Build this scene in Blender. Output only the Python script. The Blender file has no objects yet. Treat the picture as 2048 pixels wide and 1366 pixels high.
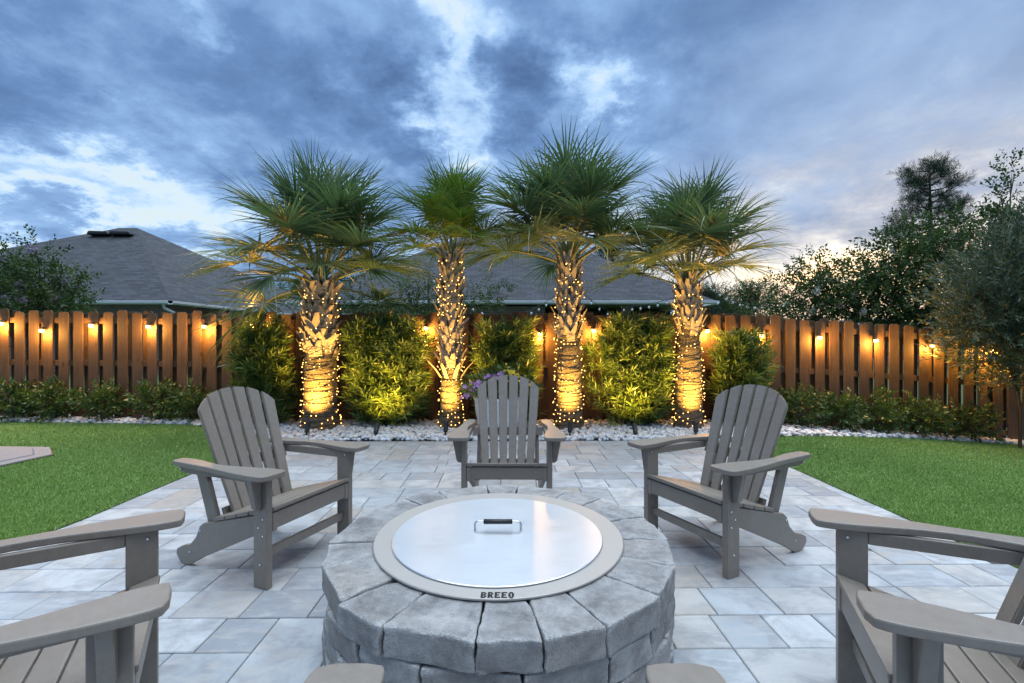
import bpy, bmesh, math, random
import numpy as np
from mathutils import Vector, Matrix, noise as mnoise

random.seed(7); rng = np.random.default_rng(7)
R = math.radians
scene = bpy.context.scene
COL = scene.collection
F = 935.0; CX = 1024.0; CY = 684.0; CH = 1.22        # focal in photo pixels, optical centre, eye height

# ------------------------------------------------------------------ camera
cam_d = bpy.data.cameras.new('camera'); cam = bpy.data.objects.new('camera', cam_d); COL.objects.link(cam)
cam.location = (0, 0, CH); cam.rotation_euler = (R(90), 0, 0)
cam_d.sensor_width = 36; cam_d.lens = 36 * F / 2048; cam_d.clip_start = 0.02; cam_d.clip_end = 3000
scene.camera = cam
scene.cycles.use_denoising = True; scene.cycles.adaptive_threshold = 0.02
scene.cycles.max_bounces = 4; scene.cycles.diffuse_bounces = 2; scene.cycles.glossy_bounces = 2
scene.cycles.transmission_bounces = 4; scene.cycles.transparent_max_bounces = 8
scene.cycles.sample_clamp_indirect = 4.0
scene.cycles.caustics_reflective = False; scene.cycles.caustics_refractive = False
vs = scene.view_settings
vs.view_transform = 'Standard'; vs.look = 'None'; vs.gamma = 1; vs.exposure = 1.5; vs.use_curve_mapping = False

# ------------------------------------------------------------------ node helpers
class NT:
    def __init__(s, tree): s.t = tree; s.n = tree.nodes; s.l = tree.links
    def put(s, sock, v):
        if isinstance(v, bpy.types.NodeSocket): s.l.new(v, sock)
        elif v is not None:
            try: sock.default_value = v
            except Exception: sock.default_value = (*v, 1.0)
    def m(s, op, a, b=None, c=None, clamp=False):
        n = s.n.new('ShaderNodeMath'); n.operation = op; n.use_clamp = clamp
        s.put(n.inputs[0], a); s.put(n.inputs[1], b)
        if c is not None: s.put(n.inputs[2], c)
        return n.outputs[0]
    def vm(s, op, a, b=None, scale=None):
        n = s.n.new('ShaderNodeVectorMath'); n.operation = op
        s.put(n.inputs[0], a)
        if b is not None: s.put(n.inputs[1], b)
        if scale is not None: s.put(n.inputs['Scale'], scale)
        return n.outputs['Value'] if op in ('LENGTH', 'DOT_PRODUCT') else n.outputs['Vector']
    def noise(s, vec, scale=5, detail=4, rough=.5, dist=0, col=False):
        n = s.n.new('ShaderNodeTexNoise'); s.put(n.inputs['Vector'], vec)
        n.inputs['Scale'].default_value = scale; n.inputs['Detail'].default_value = detail
        n.inputs['Roughness'].default_value = rough; n.inputs['Distortion'].default_value = dist
        return n.outputs['Color'] if col else n.outputs['Fac']
    def voro(s, vec, scale=5, feature='F1', rnd=1):
        n = s.n.new('ShaderNodeTexVoronoi'); s.put(n.inputs['Vector'], vec); n.feature = feature
        n.inputs['Scale'].default_value = scale; n.inputs['Randomness'].default_value = rnd
        return n.outputs['Distance']
    def ramp(s, fac, stops):
        n = s.n.new('ShaderNodeValToRGB'); s.put(n.inputs[0], fac); e = n.color_ramp.elements
        while len(e) < len(stops): e.new(.5)
        for k, (p, c) in zip(e, stops):
            k.position = p; k.color = (c, c, c, 1) if isinstance(c, (int, float)) else (*c[:3], 1)
        return n.outputs[0]
    def mix(s, fac, a, b, mode='MIX'):
        n = s.n.new('ShaderNodeMix'); n.data_type = 'RGBA'; n.blend_type = mode
        s.put(n.inputs['Factor'], fac); s.put(n.inputs['A'] if False else n.inputs[6], a); s.put(n.inputs[7], b)
        return n.outputs[2]
    def mapr(s, v, a, b, c=0, d=1, smooth=False):
        n = s.n.new('ShaderNodeMapRange'); s.put(n.inputs[0], v)
        if smooth: n.interpolation_type = 'SMOOTHSTEP'
        for i, x in zip((1, 2, 3, 4), (a, b, c, d)): n.inputs[i].default_value = x
        return n.outputs[0]
    def comb(s, x, y, z):
        n = s.n.new('ShaderNodeCombineXYZ'); s.put(n.inputs[0], x); s.put(n.inputs[1], y); s.put(n.inputs[2], z); return n.outputs[0]
    def sep(s, v):
        n = s.n.new('ShaderNodeSeparateXYZ'); s.put(n.inputs[0], v); return n.outputs[0], n.outputs[1], n.outputs[2]
    def pos(s): return s.n.new('ShaderNodeNewGeometry').outputs['Position']
    def tc(s, k): return s.n.new('ShaderNodeTexCoord').outputs[k]
    def orand(s): return s.n.new('ShaderNodeObjectInfo').outputs['Random']
    def attr(s, name):
        n = s.n.new('ShaderNodeAttribute'); n.attribute_name = name; return n.outputs['Fac']
    def bump(s, h, strength=.3, dist=.01):
        n = s.n.new('ShaderNodeBump'); s.put(n.inputs['Height'], h)
        n.inputs['Strength'].default_value = strength; n.inputs['Distance'].default_value = dist; return n.outputs[0]
    def scalevec(s, v, x, y, z): return s.vm('MULTIPLY', v, (x, y, z))

def mat(name, fn=None, col=(.5, .5, .5), rough=.6, metal=0, spec=.5, trans=0):
    m = bpy.data.materials.new(name); m.use_nodes = True
    t = NT(m.node_tree); p = t.n['Principled BSDF']
    p.inputs['Base Color'].default_value = (*col, 1); p.inputs['Roughness'].default_value = rough
    p.inputs['Metallic'].default_value = metal; p.inputs['Specular IOR Level'].default_value = spec
    p.inputs['Transmission Weight'].default_value = trans
    if fn: fn(t, p)
    return m
def setc(t, p, c=None, r=None, n=None):
    if c is not None: t.put(p.inputs['Base Color'], c)
    if r is not None: t.put(p.inputs['Roughness'], r)
    if n is not None: t.put(p.inputs['Normal'], n)

# ------------------------------------------------------------------ world: dusk sky with broken cloud, sunset glow low on the right
w = bpy.data.worlds.new('World'); scene.world = w; w.use_nodes = True
SUN_AZ, SUN_EL = R(33), R(3)
def build_world():
    t = NT(w.node_tree); bg = t.n['Background']
    d = t.tc('Generated'); x, y, z = t.sep(d)
    zz = t.m('MAXIMUM', z, 0.0)
    q = t.comb(t.m('DIVIDE', x, t.m('ADD', zz, .28)), t.m('DIVIDE', y, t.m('ADD', zz, .28)), 0.0)
    # wobble the direction so that cloud edges are ragged
    wob = t.vm('SUBTRACT', t.noise(q, 2.2, 8, .66, 0, True), (.5, .5, .5))
    wx, wy, wz = t.sep(wob)
    az = t.m('ADD', t.m('ARCTAN2', x, y), t.m('MULTIPLY', wx, .62))
    el = t.m('ADD', t.m('ARCSINE', z), t.m('MULTIPLY', wy, .46))
    n1 = t.noise(q, 1.15, 8, .58, .35)
    n2 = t.noise(q, 3.4, 8, .6, .2)
    def blob(px, py, rx, ry, amp):
        a = math.atan((px - CX) / F); e = math.atan((CY - py) / math.hypot(F, px - CX))
        a2 = math.atan((px + rx - CX) / F) - a; e2 = math.atan((CY - py + ry) / math.hypot(F, px - CX)) - e
        u = t.m('DIVIDE', t.m('SUBTRACT', az, a), a2); v = t.m('DIVIDE', t.m('SUBTRACT', el, e), e2)
        s = t.m('MULTIPLY_ADD', u, u, t.m('MULTIPLY', v, v))
        return t.m('MULTIPLY', t.m('EXPONENT', t.m('MULTIPLY', s, -1)), amp)
    D = t.m('ADD', .56, t.m('MULTIPLY', t.m('SUBTRACT', n1, .5), 1.0))
    D = t.m('ADD', D, t.m('MULTIPLY', t.m('SUBTRACT', n2, .5), t.mapr(az, R(12), R(34), .85, .34, True)))
    n3 = t.noise(q, 8.5, 8, .62, .3); D = t.m('ADD', D, t.m('MULTIPLY', t.m('SUBTRACT', n3, .5), t.mapr(az, R(12), R(34), .30, .08, True)))
    for b in BLOBS: D = t.m('ADD', D, blob(*b))
    c = t.ramp(D, [(0.0, (.62, .71, .77)), (.20, (.54, .66, .76)), (.31, (.37, .53, .73)), (.46, (.215, .355, .59)), (.68, (.112, .208, .395)), (.88, (.074, .140, .285)), (1, (.056, .108, .23))])
    # greyer veil of cloud to the right and near the horizon
    grey = t.m('MULTIPLY', t.mapr(az, R(10), R(40), 0, 1, True), t.mapr(el, R(42), R(6), .25, .85, True))
    cg = t.ramp(D, [(0, (.74, .72, .66)), (.25, (.50, .53, .58)), (.45, (.30, .36, .48)), (.7, (.19, .24, .36)), (1, (.13, .165, .26))])
    c = t.mix(grey, c, cg)
    # low warm glow round the set sun
    u = t.m('DIVIDE', t.m('SUBTRACT', az, SUN_AZ + R(4)), R(30)); v = t.m('DIVIDE', t.m('SUBTRACT', el, R(5)), R(8))
    gl = t.m('EXPONENT', t.m('MULTIPLY', t.m('MULTIPLY_ADD', u, u, t.m('MULTIPLY', v, v)), -1))
    c = t.mix(t.m('MULTIPLY', gl, .9), c, t.mix(t.mapr(el, 0, R(9)), (1.1, .66, .32, 1), (1.06, .93, .74, 1)))
    c = t.vm('SCALE', c, scale=5.0)
    sky = t.n.new('ShaderNodeTexSky'); sky.sky_type = 'NISHITA'; sky.sun_disc = False
    sky.sun_elevation = SUN_EL; sky.sun_rotation = SUN_AZ; sky.altitude = 10
    clear = t.mapr(D, .35, .05, 0, .25)
    c = t.mix(clear, c, t.vm('SCALE', sky.outputs[0], scale=1.2))
    c = t.mix(t.mapr(z, 0.0, -.06), c, (.7, .75, .8, 1))
    t.put(bg.inputs['Color'], c); bg.inputs['Strength'].default_value = 0.1
BLOBS = [(900, 160, 60, 130, -.34), (860, 10, 70, 60, -.26), (1150, 115, 70, 60, -.36), (890, 275, 90, 50, -.30), (1000, 60, 60, 40, -.12), (1215, 175, 40, 30, -.2),
         (90, 300, 260, 50, -.24), (300, 330, 200, 60, -.18), (60, 420, 260, 40, -.26), (330, 430, 260, 40, -.3), (420, 10, 50, 50, -.2),
         (440, 130, 260, 120, .16), (770, 215, 110, 80, .28), (90, 150, 200, 80, .16), (1040, 165, 85, 70, .26), (640, 300, 130, 40, .14),
         (1560, 150, 420, 150, .06), (1700, 380, 420, 70, .08), (1700, 530, 330, 60, -.5), (1980, 420, 160, 50, -.2), (1300, 40, 200, 80, .1)]
build_world()

sun_d = bpy.data.lights.new('sky_glow_sun', 'SUN'); sun = bpy.data.objects.new('sky_glow_sun', sun_d); COL.objects.link(sun)
sun_d.energy = 1.5; sun_d.angle = R(80); sun_d.color = (.86, .945, 1.0)
sun.rotation_euler = (R(-4), R(5), 0); sun.location = (0, 0, 30)

# ------------------------------------------------------------------ mesh helpers
def link(o, parent=None):
    COL.objects.link(o)
    if parent is not None: o.parent = parent
    return o
def tag(o, label=None, cat=None, group=None, kind=None):
    if label: o['label'] = label
    if cat: o['category'] = cat
    if group: o['group'] = group
    if kind: o['kind'] = kind
    return o
def empty(name, loc=(0, 0, 0), rz=0, label=None, cat=None, group=None):
    o = bpy.data.objects.new(name, None); COL.objects.link(o); o.empty_display_size = .1
    o.location = loc; o.rotation_euler = (0, 0, rz)
    return tag(o, label, cat, group)
def setmat(me, m):
    if m is not None: me.materials.append(m)
def bm_mesh(name, bm, m=None, smooth=False):
    me = bpy.data.meshes.new(name); bm.normal_update(); bm.to_mesh(me); bm.free(); setmat(me, m)
    if smooth: me.polygons.foreach_set('use_smooth', [True] * len(me.polygons))
    return me
def ob(name, me, parent=None, loc=None, rot=None, scale=None):
    o = bpy.data.objects.new(name, me); link(o, parent)
    if loc is not None: o.location = loc
    if rot is not None: o.rotation_euler = rot
    if scale is not None: o.scale = scale if hasattr(scale, '__len__') else (scale,) * 3
    return o
def np_mesh(name, V, Fc, m=None, smooth=False, rnd=None):
    """V (n,3); Fc (k,c) faces of one size; rnd per vertex"""
    me = bpy.data.meshes.new(name); V = np.asarray(V, np.float32); Fc = np.asarray(Fc, np.int32)
    me.vertices.add(len(V)); me.vertices.foreach_set('co', V.ravel())
    k, c = Fc.shape
    me.loops.add(k * c); me.loops.foreach_set('vertex_index', Fc.ravel())
    me.polygons.add(k); me.polygons.foreach_set('loop_start', np.arange(0, k * c, c, dtype=np.int32))
    try: me.polygons.foreach_set('loop_total', np.full(k, c, np.int32))
    except Exception: pass
    if smooth: me.polygons.foreach_set('use_smooth', np.ones(k, bool))
    if rnd is not None:
        a = me.attributes.new('rnd', 'FLOAT', 'POINT'); a.data.foreach_set('value', np.asarray(rnd, np.float32))
    me.update(calc_edges=True); setmat(me, m)
    return me
def scatter(name, tv, tf, Rm, P, S, m, rnd=None, smooth=False):
    tv = np.asarray(tv, np.float32); tf = np.asarray(tf, np.int32); k, n = len(P), len(tv)
    S = np.asarray(S, np.float32)
    loc = tv[None] * (S[:, None, :] if S.ndim == 2 else S[:, None, None])
    V = np.einsum('kij,knj->kni', Rm, loc) + np.asarray(P)[:, None, :]
    Fc = tf[None] + (np.arange(k) * n)[:, None, None]
    r = np.repeat(rng.random(k) if rnd is None else rnd, n)
    return np_mesh(name, V.reshape(-1, 3), Fc.reshape(-1, tf.shape[1]), m, smooth, r)
def frames(dirs, spin=None):
    """rotation matrices whose local +Z is dir"""
    d = np.asarray(dirs, float); d = d / np.linalg.norm(d, axis=1, keepdims=True)
    up = np.where(np.abs(d[:, 2:3]) > .95, np.array([[1., 0, 0]]), np.array([[0, 0, 1.]]))
    x = np.cross(up, d); x /= np.linalg.norm(x, axis=1, keepdims=True); y = np.cross(d, x)
    a = rng.random(len(d)) * 2 * math.pi if spin is None else np.full(len(d), spin)
    ca, sa = np.cos(a)[:, None], np.sin(a)[:, None]
    return np.stack([x * ca + y * sa, -x * sa + y * ca, d], axis=2)
def rand_rot(k):
    d = rng.normal(size=(k, 3)); return frames(d)
def box_bm(bm, x0, x1, y0, y1, z0, z1):
    vs_ = [bm.verts.new(p) for p in ((x0, y0, z0), (x1, y0, z0), (x1, y1, z0), (x0, y1, z0), (x0, y0, z1), (x1, y0, z1), (x1, y1, z1), (x0, y1, z1))]
    for f in ((3, 2, 1, 0), (4, 5, 6, 7), (0, 1, 5, 4), (1, 2, 6, 5), (2, 3, 7, 6), (3, 0, 4, 7)): bm.faces.new([vs_[i] for i in f])
def box(name, x0, x1, y0, y1, z0, z1, m, bev=0, seg=2):
    bm = bmesh.new(); box_bm(bm, x0, x1, y0, y1, z0, z1)
    if bev: bmesh.ops.bevel(bm, geom=bm.edges[:], offset=bev, segments=seg, affect='EDGES', profile=.5)
    return bm_mesh(name, bm, m)
def prism(name, pts, axis, a0, a1, m, bev=0, seg=2):
    """extrude a 2-D outline along an axis: axis 'x' -> pts are (y,z); 'y' -> (x,z); 'z' -> (x,y)"""
    bm = bmesh.new()
    def P(p, a): return {'x': (a, p[0], p[1]), 'y': (p[0], a, p[1]), 'z': (p[0], p[1], a)}[axis]
    lo = [bm.verts.new(P(p, a0)) for p in pts]; hi = [bm.verts.new(P(p, a1)) for p in pts]; n = len(pts)
    bm.faces.new(lo[::-1]); bm.faces.new(hi)
    for i in range(n): bm.faces.new((lo[i], lo[(i + 1) % n], hi[(i + 1) % n], hi[i]))
    bmesh.ops.recalc_face_normals(bm, faces=bm.faces[:])
    if bev:
        ed = [e for e in bm.edges if len(e.link_faces) == 2 and e.calc_face_angle() > R(40)]
        bmesh.ops.bevel(bm, geom=ed, offset=bev, segments=seg, affect='EDGES', profile=.5)
    return bm_mesh(name, bm, m)
def tube_np(path, rad, n=8, cap=True):
    path = np.asarray(path, float); k = len(path); rad = np.broadcast_to(np.asarray(rad, float), (k,))
    tg = np.gradient(path, axis=0); tg /= np.linalg.norm(tg, axis=1, keepdims=True) + 1e-9
    ref = np.array([0, 0, 1.]) if abs(tg[0][2]) < .9 else np.array([1., 0, 0])
    V = []
    for i in range(k):
        x = np.cross(ref, tg[i]); x /= np.linalg.norm(x) + 1e-9; y = np.cross(tg[i], x)
        ref = np.cross(tg[i], x) if abs(np.dot(ref, tg[i])) > .95 else ref
        a = np.arange(n) / n * 2 * math.pi
        V.append(path[i] + rad[i] * (np.cos(a)[:, None] * x + np.sin(a)[:, None] * y))
    V = np.concatenate(V); Fc = []
    for i in range(k - 1):
        for j in range(n):
            Fc.append((i * n + j, i * n + (j + 1) % n, (i + 1) * n + (j + 1) % n, (i + 1) * n + j))
    return V, np.array(Fc)
def tubes(name, lst, m, smooth=True):
    Vs, Fs, o = [], [], 0
    for V, Fc in lst: Vs.append(V); Fs.append(Fc + o); o += len(V)
    return np_mesh(name, np.concatenate(Vs), np.concatenate(Fs), m, smooth)
def lathe(name, prof, m, n=24, smooth=True, cap=True):
    bm = bmesh.new(); rings = []
    for r, z in prof: rings.append([bm.verts.new((r * math.cos(2 * math.pi * i / n), r * math.sin(2 * math.pi * i / n), z)) for i in range(n)])
    for a, b in zip(rings, rings[1:]):
        for i in range(n): bm.faces.new((a[i], a[(i + 1) % n], b[(i + 1) % n], b[i]))
    if cap:
        if prof[0][0] > 1e-4: bm.faces.new(rings[0][::-1])
        if prof[-1][0] > 1e-4: bm.faces.new(rings[-1])
    bmesh.ops.remove_doubles(bm, verts=bm.verts[:], dist=1e-6)
    me = bm_mesh(name, bm, m, smooth)
    return me
def at(px, py, Y): return Vector(((px - CX) / F * Y, Y, CH + (CY - py) / F * Y))
def g(x):
    t = max(0., x - 3.05); u = max(0., -2.95 - x)
    return -.075 * t * t / (t + .5) + .01 * min(u, 12) if t < 14 else -.92
gv = np.vectorize(g)

# ------------------------------------------------------------------ materials
def f_hdpe(t, p):
    ps = t.tc('Object'); n = t.noise(t.scalevec(ps, 14, 14, 14), 3, 5, .6); f = t.noise(ps, 420, 2, .5)
    c = t.mix(t.mapr(n, .3, .7), (.205, .174, .143, 1), (.245, .212, .178, 1)); c = t.mix(t.mapr(f, .45, .75, 0, .35), c, (.28, .25, .22, 1)); c = t.mix(t.mapr(t.orand(), 0, 1, 0, .22), c, (.15, .13, .112, 1)); du = t.noise(t.pos(), 6, 5, .65); c = t.mix(t.mapr(du, .52, .72, 0, .22), c, (.33, .31, .285, 1))
    setc(t, p, c, t.mapr(n, .3, .7, .36, .46), t.bump(f, .12, .0015))
M_HDPE = mat('taupe_plastic_lumber', f_hdpe)
M_BOLT = mat('bolt_steel', None, (.75, .76, .78), .25, 1)
def f_paver(t, p):
    ps = t.pos(); r = t.orand(); off = t.vm('SCALE', t.comb(r, t.m('MULTIPLY', r, 7.3), 0.0), scale=30.0)
    v = t.vm('ADD', ps, off); n = t.noise(v, 5.5, 6, .62, .5); n2 = t.noise(t.scalevec(v, 3, 9, 1), 2.4, 5, .6, .6); f = t.noise(ps, 170, 3, .6)
    base = t.ramp(r, [(0, (.30, .335, .37)), (.22, (.45, .49, .52)), (.42, (.25, .285, .325)), (.62, (.47, .46, .44)), (.82, (.53, .565, .59)), (1, (.37, .335, .29))])
    c = t.mix(t.mapr(n, .42, .62, 0, .75), base, (.255, .265, .285, 1))
    c = t.mix(t.mapr(n2, .48, .66, 0, .5), c, t.mix(t.mapr(t.noise(v, 1.1, 2), .4, .6), (.54, .575, .60, 1), (.46, .39, .315, 1)))
    c = t.mix(t.mapr(f, .35, .75, .0, .22), c, (.20, .20, .21, 1))
    setc(t, p, c, .62, t.bump(t.m('ADD', f, t.m('MULTIPLY', n, .6)), .25, .003))
M_PAVER = mat('concrete_paver', f_paver)
M_SAND = mat('joint_sand', lambda t, p: setc(t, p, t.mix(t.noise(t.pos(), 90, 3), (.05, .05, .05, 1), (.12, .115, .11, 1)), .95))
def f_stone(t, p):
    ps = t.pos(); r = t.orand(); v = t.vm('ADD', ps, t.vm('SCALE', t.comb(r, t.m('MULTIPLY', r, 5.1), r), scale=20.0))
    n = t.noise(v, 7, 7, .65, .4); n2 = t.noise(v, 2.5, 3, .5); f = t.noise(ps, 130, 4, .7); sp = t.voro(ps, 95)
    c = t.ramp(n, [(.30, (.11, .107, .105)), (.42, (.24, .237, .235)), (.56, (.37, .365, .36)), (.72, (.49, .48, .47))])
    c = t.mix(t.mapr(n2, .5, .72, 0, .5), c, (.33, .285, .235, 1))
    c = t.mix(t.mapr(r, 0, 1, 0, .35), c, (.20, .195, .195, 1)); md = t.noise(ps, 34, 5, .7); c = t.mix(t.mapr(md, .50, .70, 0, .42), c, (.13, .125, .125, 1)); c = t.mix(t.mapr(md, .46, .30, 0, .28), c, (.56, .55, .54, 1))
    geo = t.n.new('ShaderNodeNewGeometry').outputs['Pointiness']
    edge = t.m('MULTIPLY', t.mapr(geo, .515, .57), t.mapr(f, .38, .6))
    c = t.mix(t.m('MULTIPLY', edge, .75), c, (.58, .58, .58, 1))
    c = t.mix(t.m('MULTIPLY', t.mapr(sp, .16, .05), .45), c, (.55, .54, .52, 1))
    setc(t, p, c, .8, t.bump(t.m('ADD', t.m('MULTIPLY', n, .8), t.m('ADD', f, t.m('MULTIPLY', t.mapr(sp, .3, .0), .5))), .8, .008))
M_STONE = mat('tumbled_concrete_stone', f_stone)
def f_brush(c, r):
    def fn(t, p):
        ps = t.tc('Object'); n = t.noise(t.scalevec(ps, 2, 240, 2), 3, 3, .6); k = t.noise(ps, 3, 4)
        setc(t, p, t.mix(n, tuple(q * .93 for q in c) + (1,), (*c, 1)), t.m('ADD', t.mapr(n, .3, .7, r - .04, r + .05), t.mapr(k, .3, .7, -.01, .01)))
    return fn
def f_lid(t, p):
    f_brush((.74, .77, .81), .34)(t, p); p.inputs['Anisotropic'].default_value = .72
    t.put(p.inputs['Tangent'], t.comb(0.0, 1.0, 0.0))
M_LID = mat('brushed_lid_steel', f_lid, metal=1)
M_RIM = mat('satin_rim_steel', f_brush((.50, .47, .435), .5), metal=.55)
M_CHROME = mat('handle_steel', None, (.6, .6, .6), .2, 1)
M_BLACK = mat('black_plastic', lambda t, p: setc(t, p, t.mix(t.noise(t.pos(), 60, 3), (.012, .012, .013, 1), (.03, .03, .032, 1)), .45))
M_INK_GAPSHADE = mat('lettering_and_gap_shade_dark', None, (.01, .01, .01), .7)
def f_wood(t, p):
    ps = t.pos(); r = t.orand(); v = t.vm('ADD', ps, t.vm('SCALE', t.comb(r, t.m('MULTIPLY', r, 3.7), t.m('MULTIPLY', r, 9.1)), scale=15.0))
    gr = t.noise(t.scalevec(v, 28, 8, 1.1), 2.2, 5, .6, .8); fg = t.noise(t.scalevec(v, 160, 60, 3), 1, 3, .6); bl = t.noise(v, 2.4, 4, .6)
    kn = t.voro(t.scalevec(v, 7.5, 2, 2.9), 1.0); knot = t.m('MULTIPLY', t.mapr(kn, .17, .06), 1.0)
    c = t.ramp(gr, [(.25, (.072, .036, .015)), (.5, (.135, .072, .030)), (.75, (.205, .115, .052))])
    c = t.mix(t.mapr(r, 0, 1, 0, .7), c, (.070, .043, .026, 1)); c = t.mix(t.mapr(bl, .42, .7, 0, .6), c, (.045, .027, .017, 1))
    c = t.mix(t.m('MULTIPLY', knot, .85), c, (.03, .016, .009, 1)); c = t.mix(t.mapr(fg, .5, .8, 0, .3), c, (.07, .04, .02, 1))
    setc(t, p, c, .72, t.bump(t.m('ADD', gr, t.m('MULTIPLY', fg, .5)), .25, .003))
M_WOOD = mat('stained_pine', f_wood)
def f_turf(t, p):
    ps = t.pos(); n = t.noise(ps, 60, 4, .7); b = t.noise(ps, 1.2, 3)
    c = t.mix(n, (.04, .085, .016, 1), (.10, .19, .04, 1)); setc(t, p, t.mix(t.mapr(b, .35, .65, 0, .35), c, (.035, .085, .02, 1)), .9, t.bump(n, .8, .02))
M_TURF = mat('turf_backing', f_turf)
def f_blade(t, p):
    r = t.attr('rnd'); b = t.noise(t.pos(), .9, 3); b2 = t.noise(t.pos(), 7, 2)
    c = t.ramp(r, [(0, (.15, .25, .048)), (.45, (.255, .42, .092)), (.8, (.33, .52, .14)), (1, (.45, .56, .20))])
    c = t.mix(t.mapr(b, .35, .65, 0, .35), c, (.15, .275, .05, 1)); c = t.mix(t.mapr(b2, .5, .75, 0, .35), c, (.29, .44, .13, 1))
    setc(t, p, c, .5)
M_BLADE = mat('turf_blade', f_blade)
def f_pebble(t, p):
    r = t.attr('rnd'); n = t.noise(t.pos(), 45, 4, .6)
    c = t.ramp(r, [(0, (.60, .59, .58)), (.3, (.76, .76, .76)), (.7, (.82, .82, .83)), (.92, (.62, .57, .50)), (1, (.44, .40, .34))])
    setc(t, p, t.mix(t.mapr(n, .45, .8, 0, .3), c, (.48, .47, .46, 1)), .55, t.bump(n, .2, .004))
M_PEBBLE = mat('river_pebble', f_pebble)
M_SOIL = mat('bed_soil', lambda t, p: setc(t, p, t.mix(t.noise(t.pos(), 30, 4), (.06, .045, .03, 1), (.16, .13, .10, 1)), .95))
M_EARTH = mat('distant_lawn', lambda t, p: setc(t, p, t.mix(t.noise(t.pos(), 2, 5), (.03, .06, .015, 1), (.06, .10, .03, 1)), .95))
def leafmat(name, stops, trans=.25, rough=.5, spec=.35):
    m = bpy.data.materials.new(name); m.use_nodes = True; t = NT(m.node_tree); p = t.n['Principled BSDF']
    r = t.attr('rnd'); n = t.noise(t.pos(), 3.2, 3); o = t.orand()
    c = t.ramp(t.m('ADD', t.m('MULTIPLY', r, .7), t.mapr(n, .3, .7, 0, .3)), stops)
    setc(t, p, c, rough); p.inputs['Specular IOR Level'].default_value = spec
    tr = t.n.new('ShaderNodeBsdfTranslucent'); t.put(tr.inputs[0], t.vm('MULTIPLY', c, (1.25, 1.3, .7)))
    mx = t.n.new('ShaderNodeMixShader'); mx.inputs[0].default_value = trans
    t.l.new(p.outputs[0], mx.inputs[1]); t.l.new(tr.outputs[0], mx.inputs[2])
    t.l.new(mx.outputs[0], t.n['Material Output'].inputs['Surface'])
    return m
M_FROND = leafmat('sabal_frond', [(0, (.046, .088, .050)), (.5, (.086, .146, .080)), (.85, (.135, .20, .10)), (1, (.23, .22, .13))], .28, .33, .7)
M_FROND2 = leafmat('young_sabal_frond', [(0, (.05, .10, .02)), (.5, (.10, .175, .03)), (.85, (.16, .23, .04)), (1, (.22, .21, .06))], .28, .42, .5)
M_PODO = leafmat('podocarpus_leaf', [(0, (.026, .055, .016)), (.4, (.078, .135, .034)), (.75, (.16, .235, .055)), (1, (.26, .32, .08))], .25, .4, .5)
M_SHRUB = leafmat('shrub_leaf', [(0, (.024, .055, .016)), (.5, (.055, .11, .030)), (1, (.12, .19, .05))], .2, .4, .5)
M_MYRTLE = leafmat('myrtle_leaf', [(0, (.02, .045, .016)), (.5, (.045, .088, .026)), (.85, (.08, .13, .036)), (1, (.14, .13, .045))], .25, .5)
M_OLIVE = leafmat('olive_leaf', [(0, (.03, .05, .028)), (.5, (.075, .11, .07)), (1, (.20, .25, .19))], .15, .5)
M_PINE = leafmat('pine_needle', [(0, (.012, .026, .014)), (.5, (.022, .045, .022)), (1, (.045, .075, .035))], .1, .6)
M_BARK = mat('branch_bark', lambda t, p: setc(t, p, t.mix(t.noise(t.scalevec(t.pos(), 20, 20, 4), 2, 4), (.045, .035, .026, 1), (.12, .095, .07, 1)), .9))
def f_trunk(t, p):
    ps = t.tc('Object'); n = t.noise(t.scalevec(ps, 6, 6, 26), 1.6, 5, .65, 1.5); f = t.noise(ps, 60, 4, .6); x, y, z = t.sep(ps)
    c = t.ramp(n, [(.3, (.07, .048, .028)), (.5, (.19, .145, .095)), (.7, (.29, .23, .155))])
    setc(t, p, t.mix(t.mapr(f, .4, .7, 0, .4), c, (.11, .08, .05, 1)), .9, t.bump(t.m('ADD', t.m('MULTIPLY', n, 1.5), f), .9, .02))
M_TRUNK = mat('palm_trunk', f_trunk)
def f_boot(t, p):
    ps = t.tc('Object'); r = t.orand(); n = t.noise(t.scalevec(ps, 60, 20, 8), 1.5, 4, .6)
    c = t.mix(n, (.24, .185, .13, 1), (.52, .425, .315, 1)); c = t.mix(t.mapr(r, 0, 1, 0, .5), c, (.33, .29, .25, 1))
    setc(t, p, c, .85, t.bump(n, .5, .004))
M_BOOT = mat('palm_leaf_base', f_boot)
M_PETIOLE = mat('petiole', lambda t, p: setc(t, p, t.mix(t.noise(t.pos(), 9, 3), (.11, .125, .03, 1), (.19, .19, .06, 1)), .45))
M_WIRE = mat('dark_wire', None, (.015, .016, .012), .6)
def emat(name, col, s, sampling='AUTO'):
    m = bpy.data.materials.new(name); m.use_nodes = True; t = NT(m.node_tree); t.n.remove(t.n['Principled BSDF'])
    e = t.n.new('ShaderNodeEmission'); e.inputs[0].default_value = (*col, 1); e.inputs[1].default_value = s
    t.l.new(e.outputs[0], t.n['Material Output'].inputs[0]); m.cycles.emission_sampling = sampling
    return m
M_FAIRY = emat('fairy_bulb_glow', (1.0, .52, .13), 2.4, 'NONE')
M_BULB = emat('amber_bulb_glow', (1.0, .60, .18), 9.0, 'NONE')
M_LENS = emat('spotlight_lens_glow', (1.0, .70, .28), 8.0, 'NONE')
M_CLEAR = mat('unlit_bulb_glass', None, (.75, .80, .85), .08, 0, .8)
M_GUTTER = mat('white_gutter', lambda t, p: setc(t, p, t.mix(t.noise(t.pos(), 3, 4), (.62, .66, .68, 1), (.74, .77, .79, 1)), .4))
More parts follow.
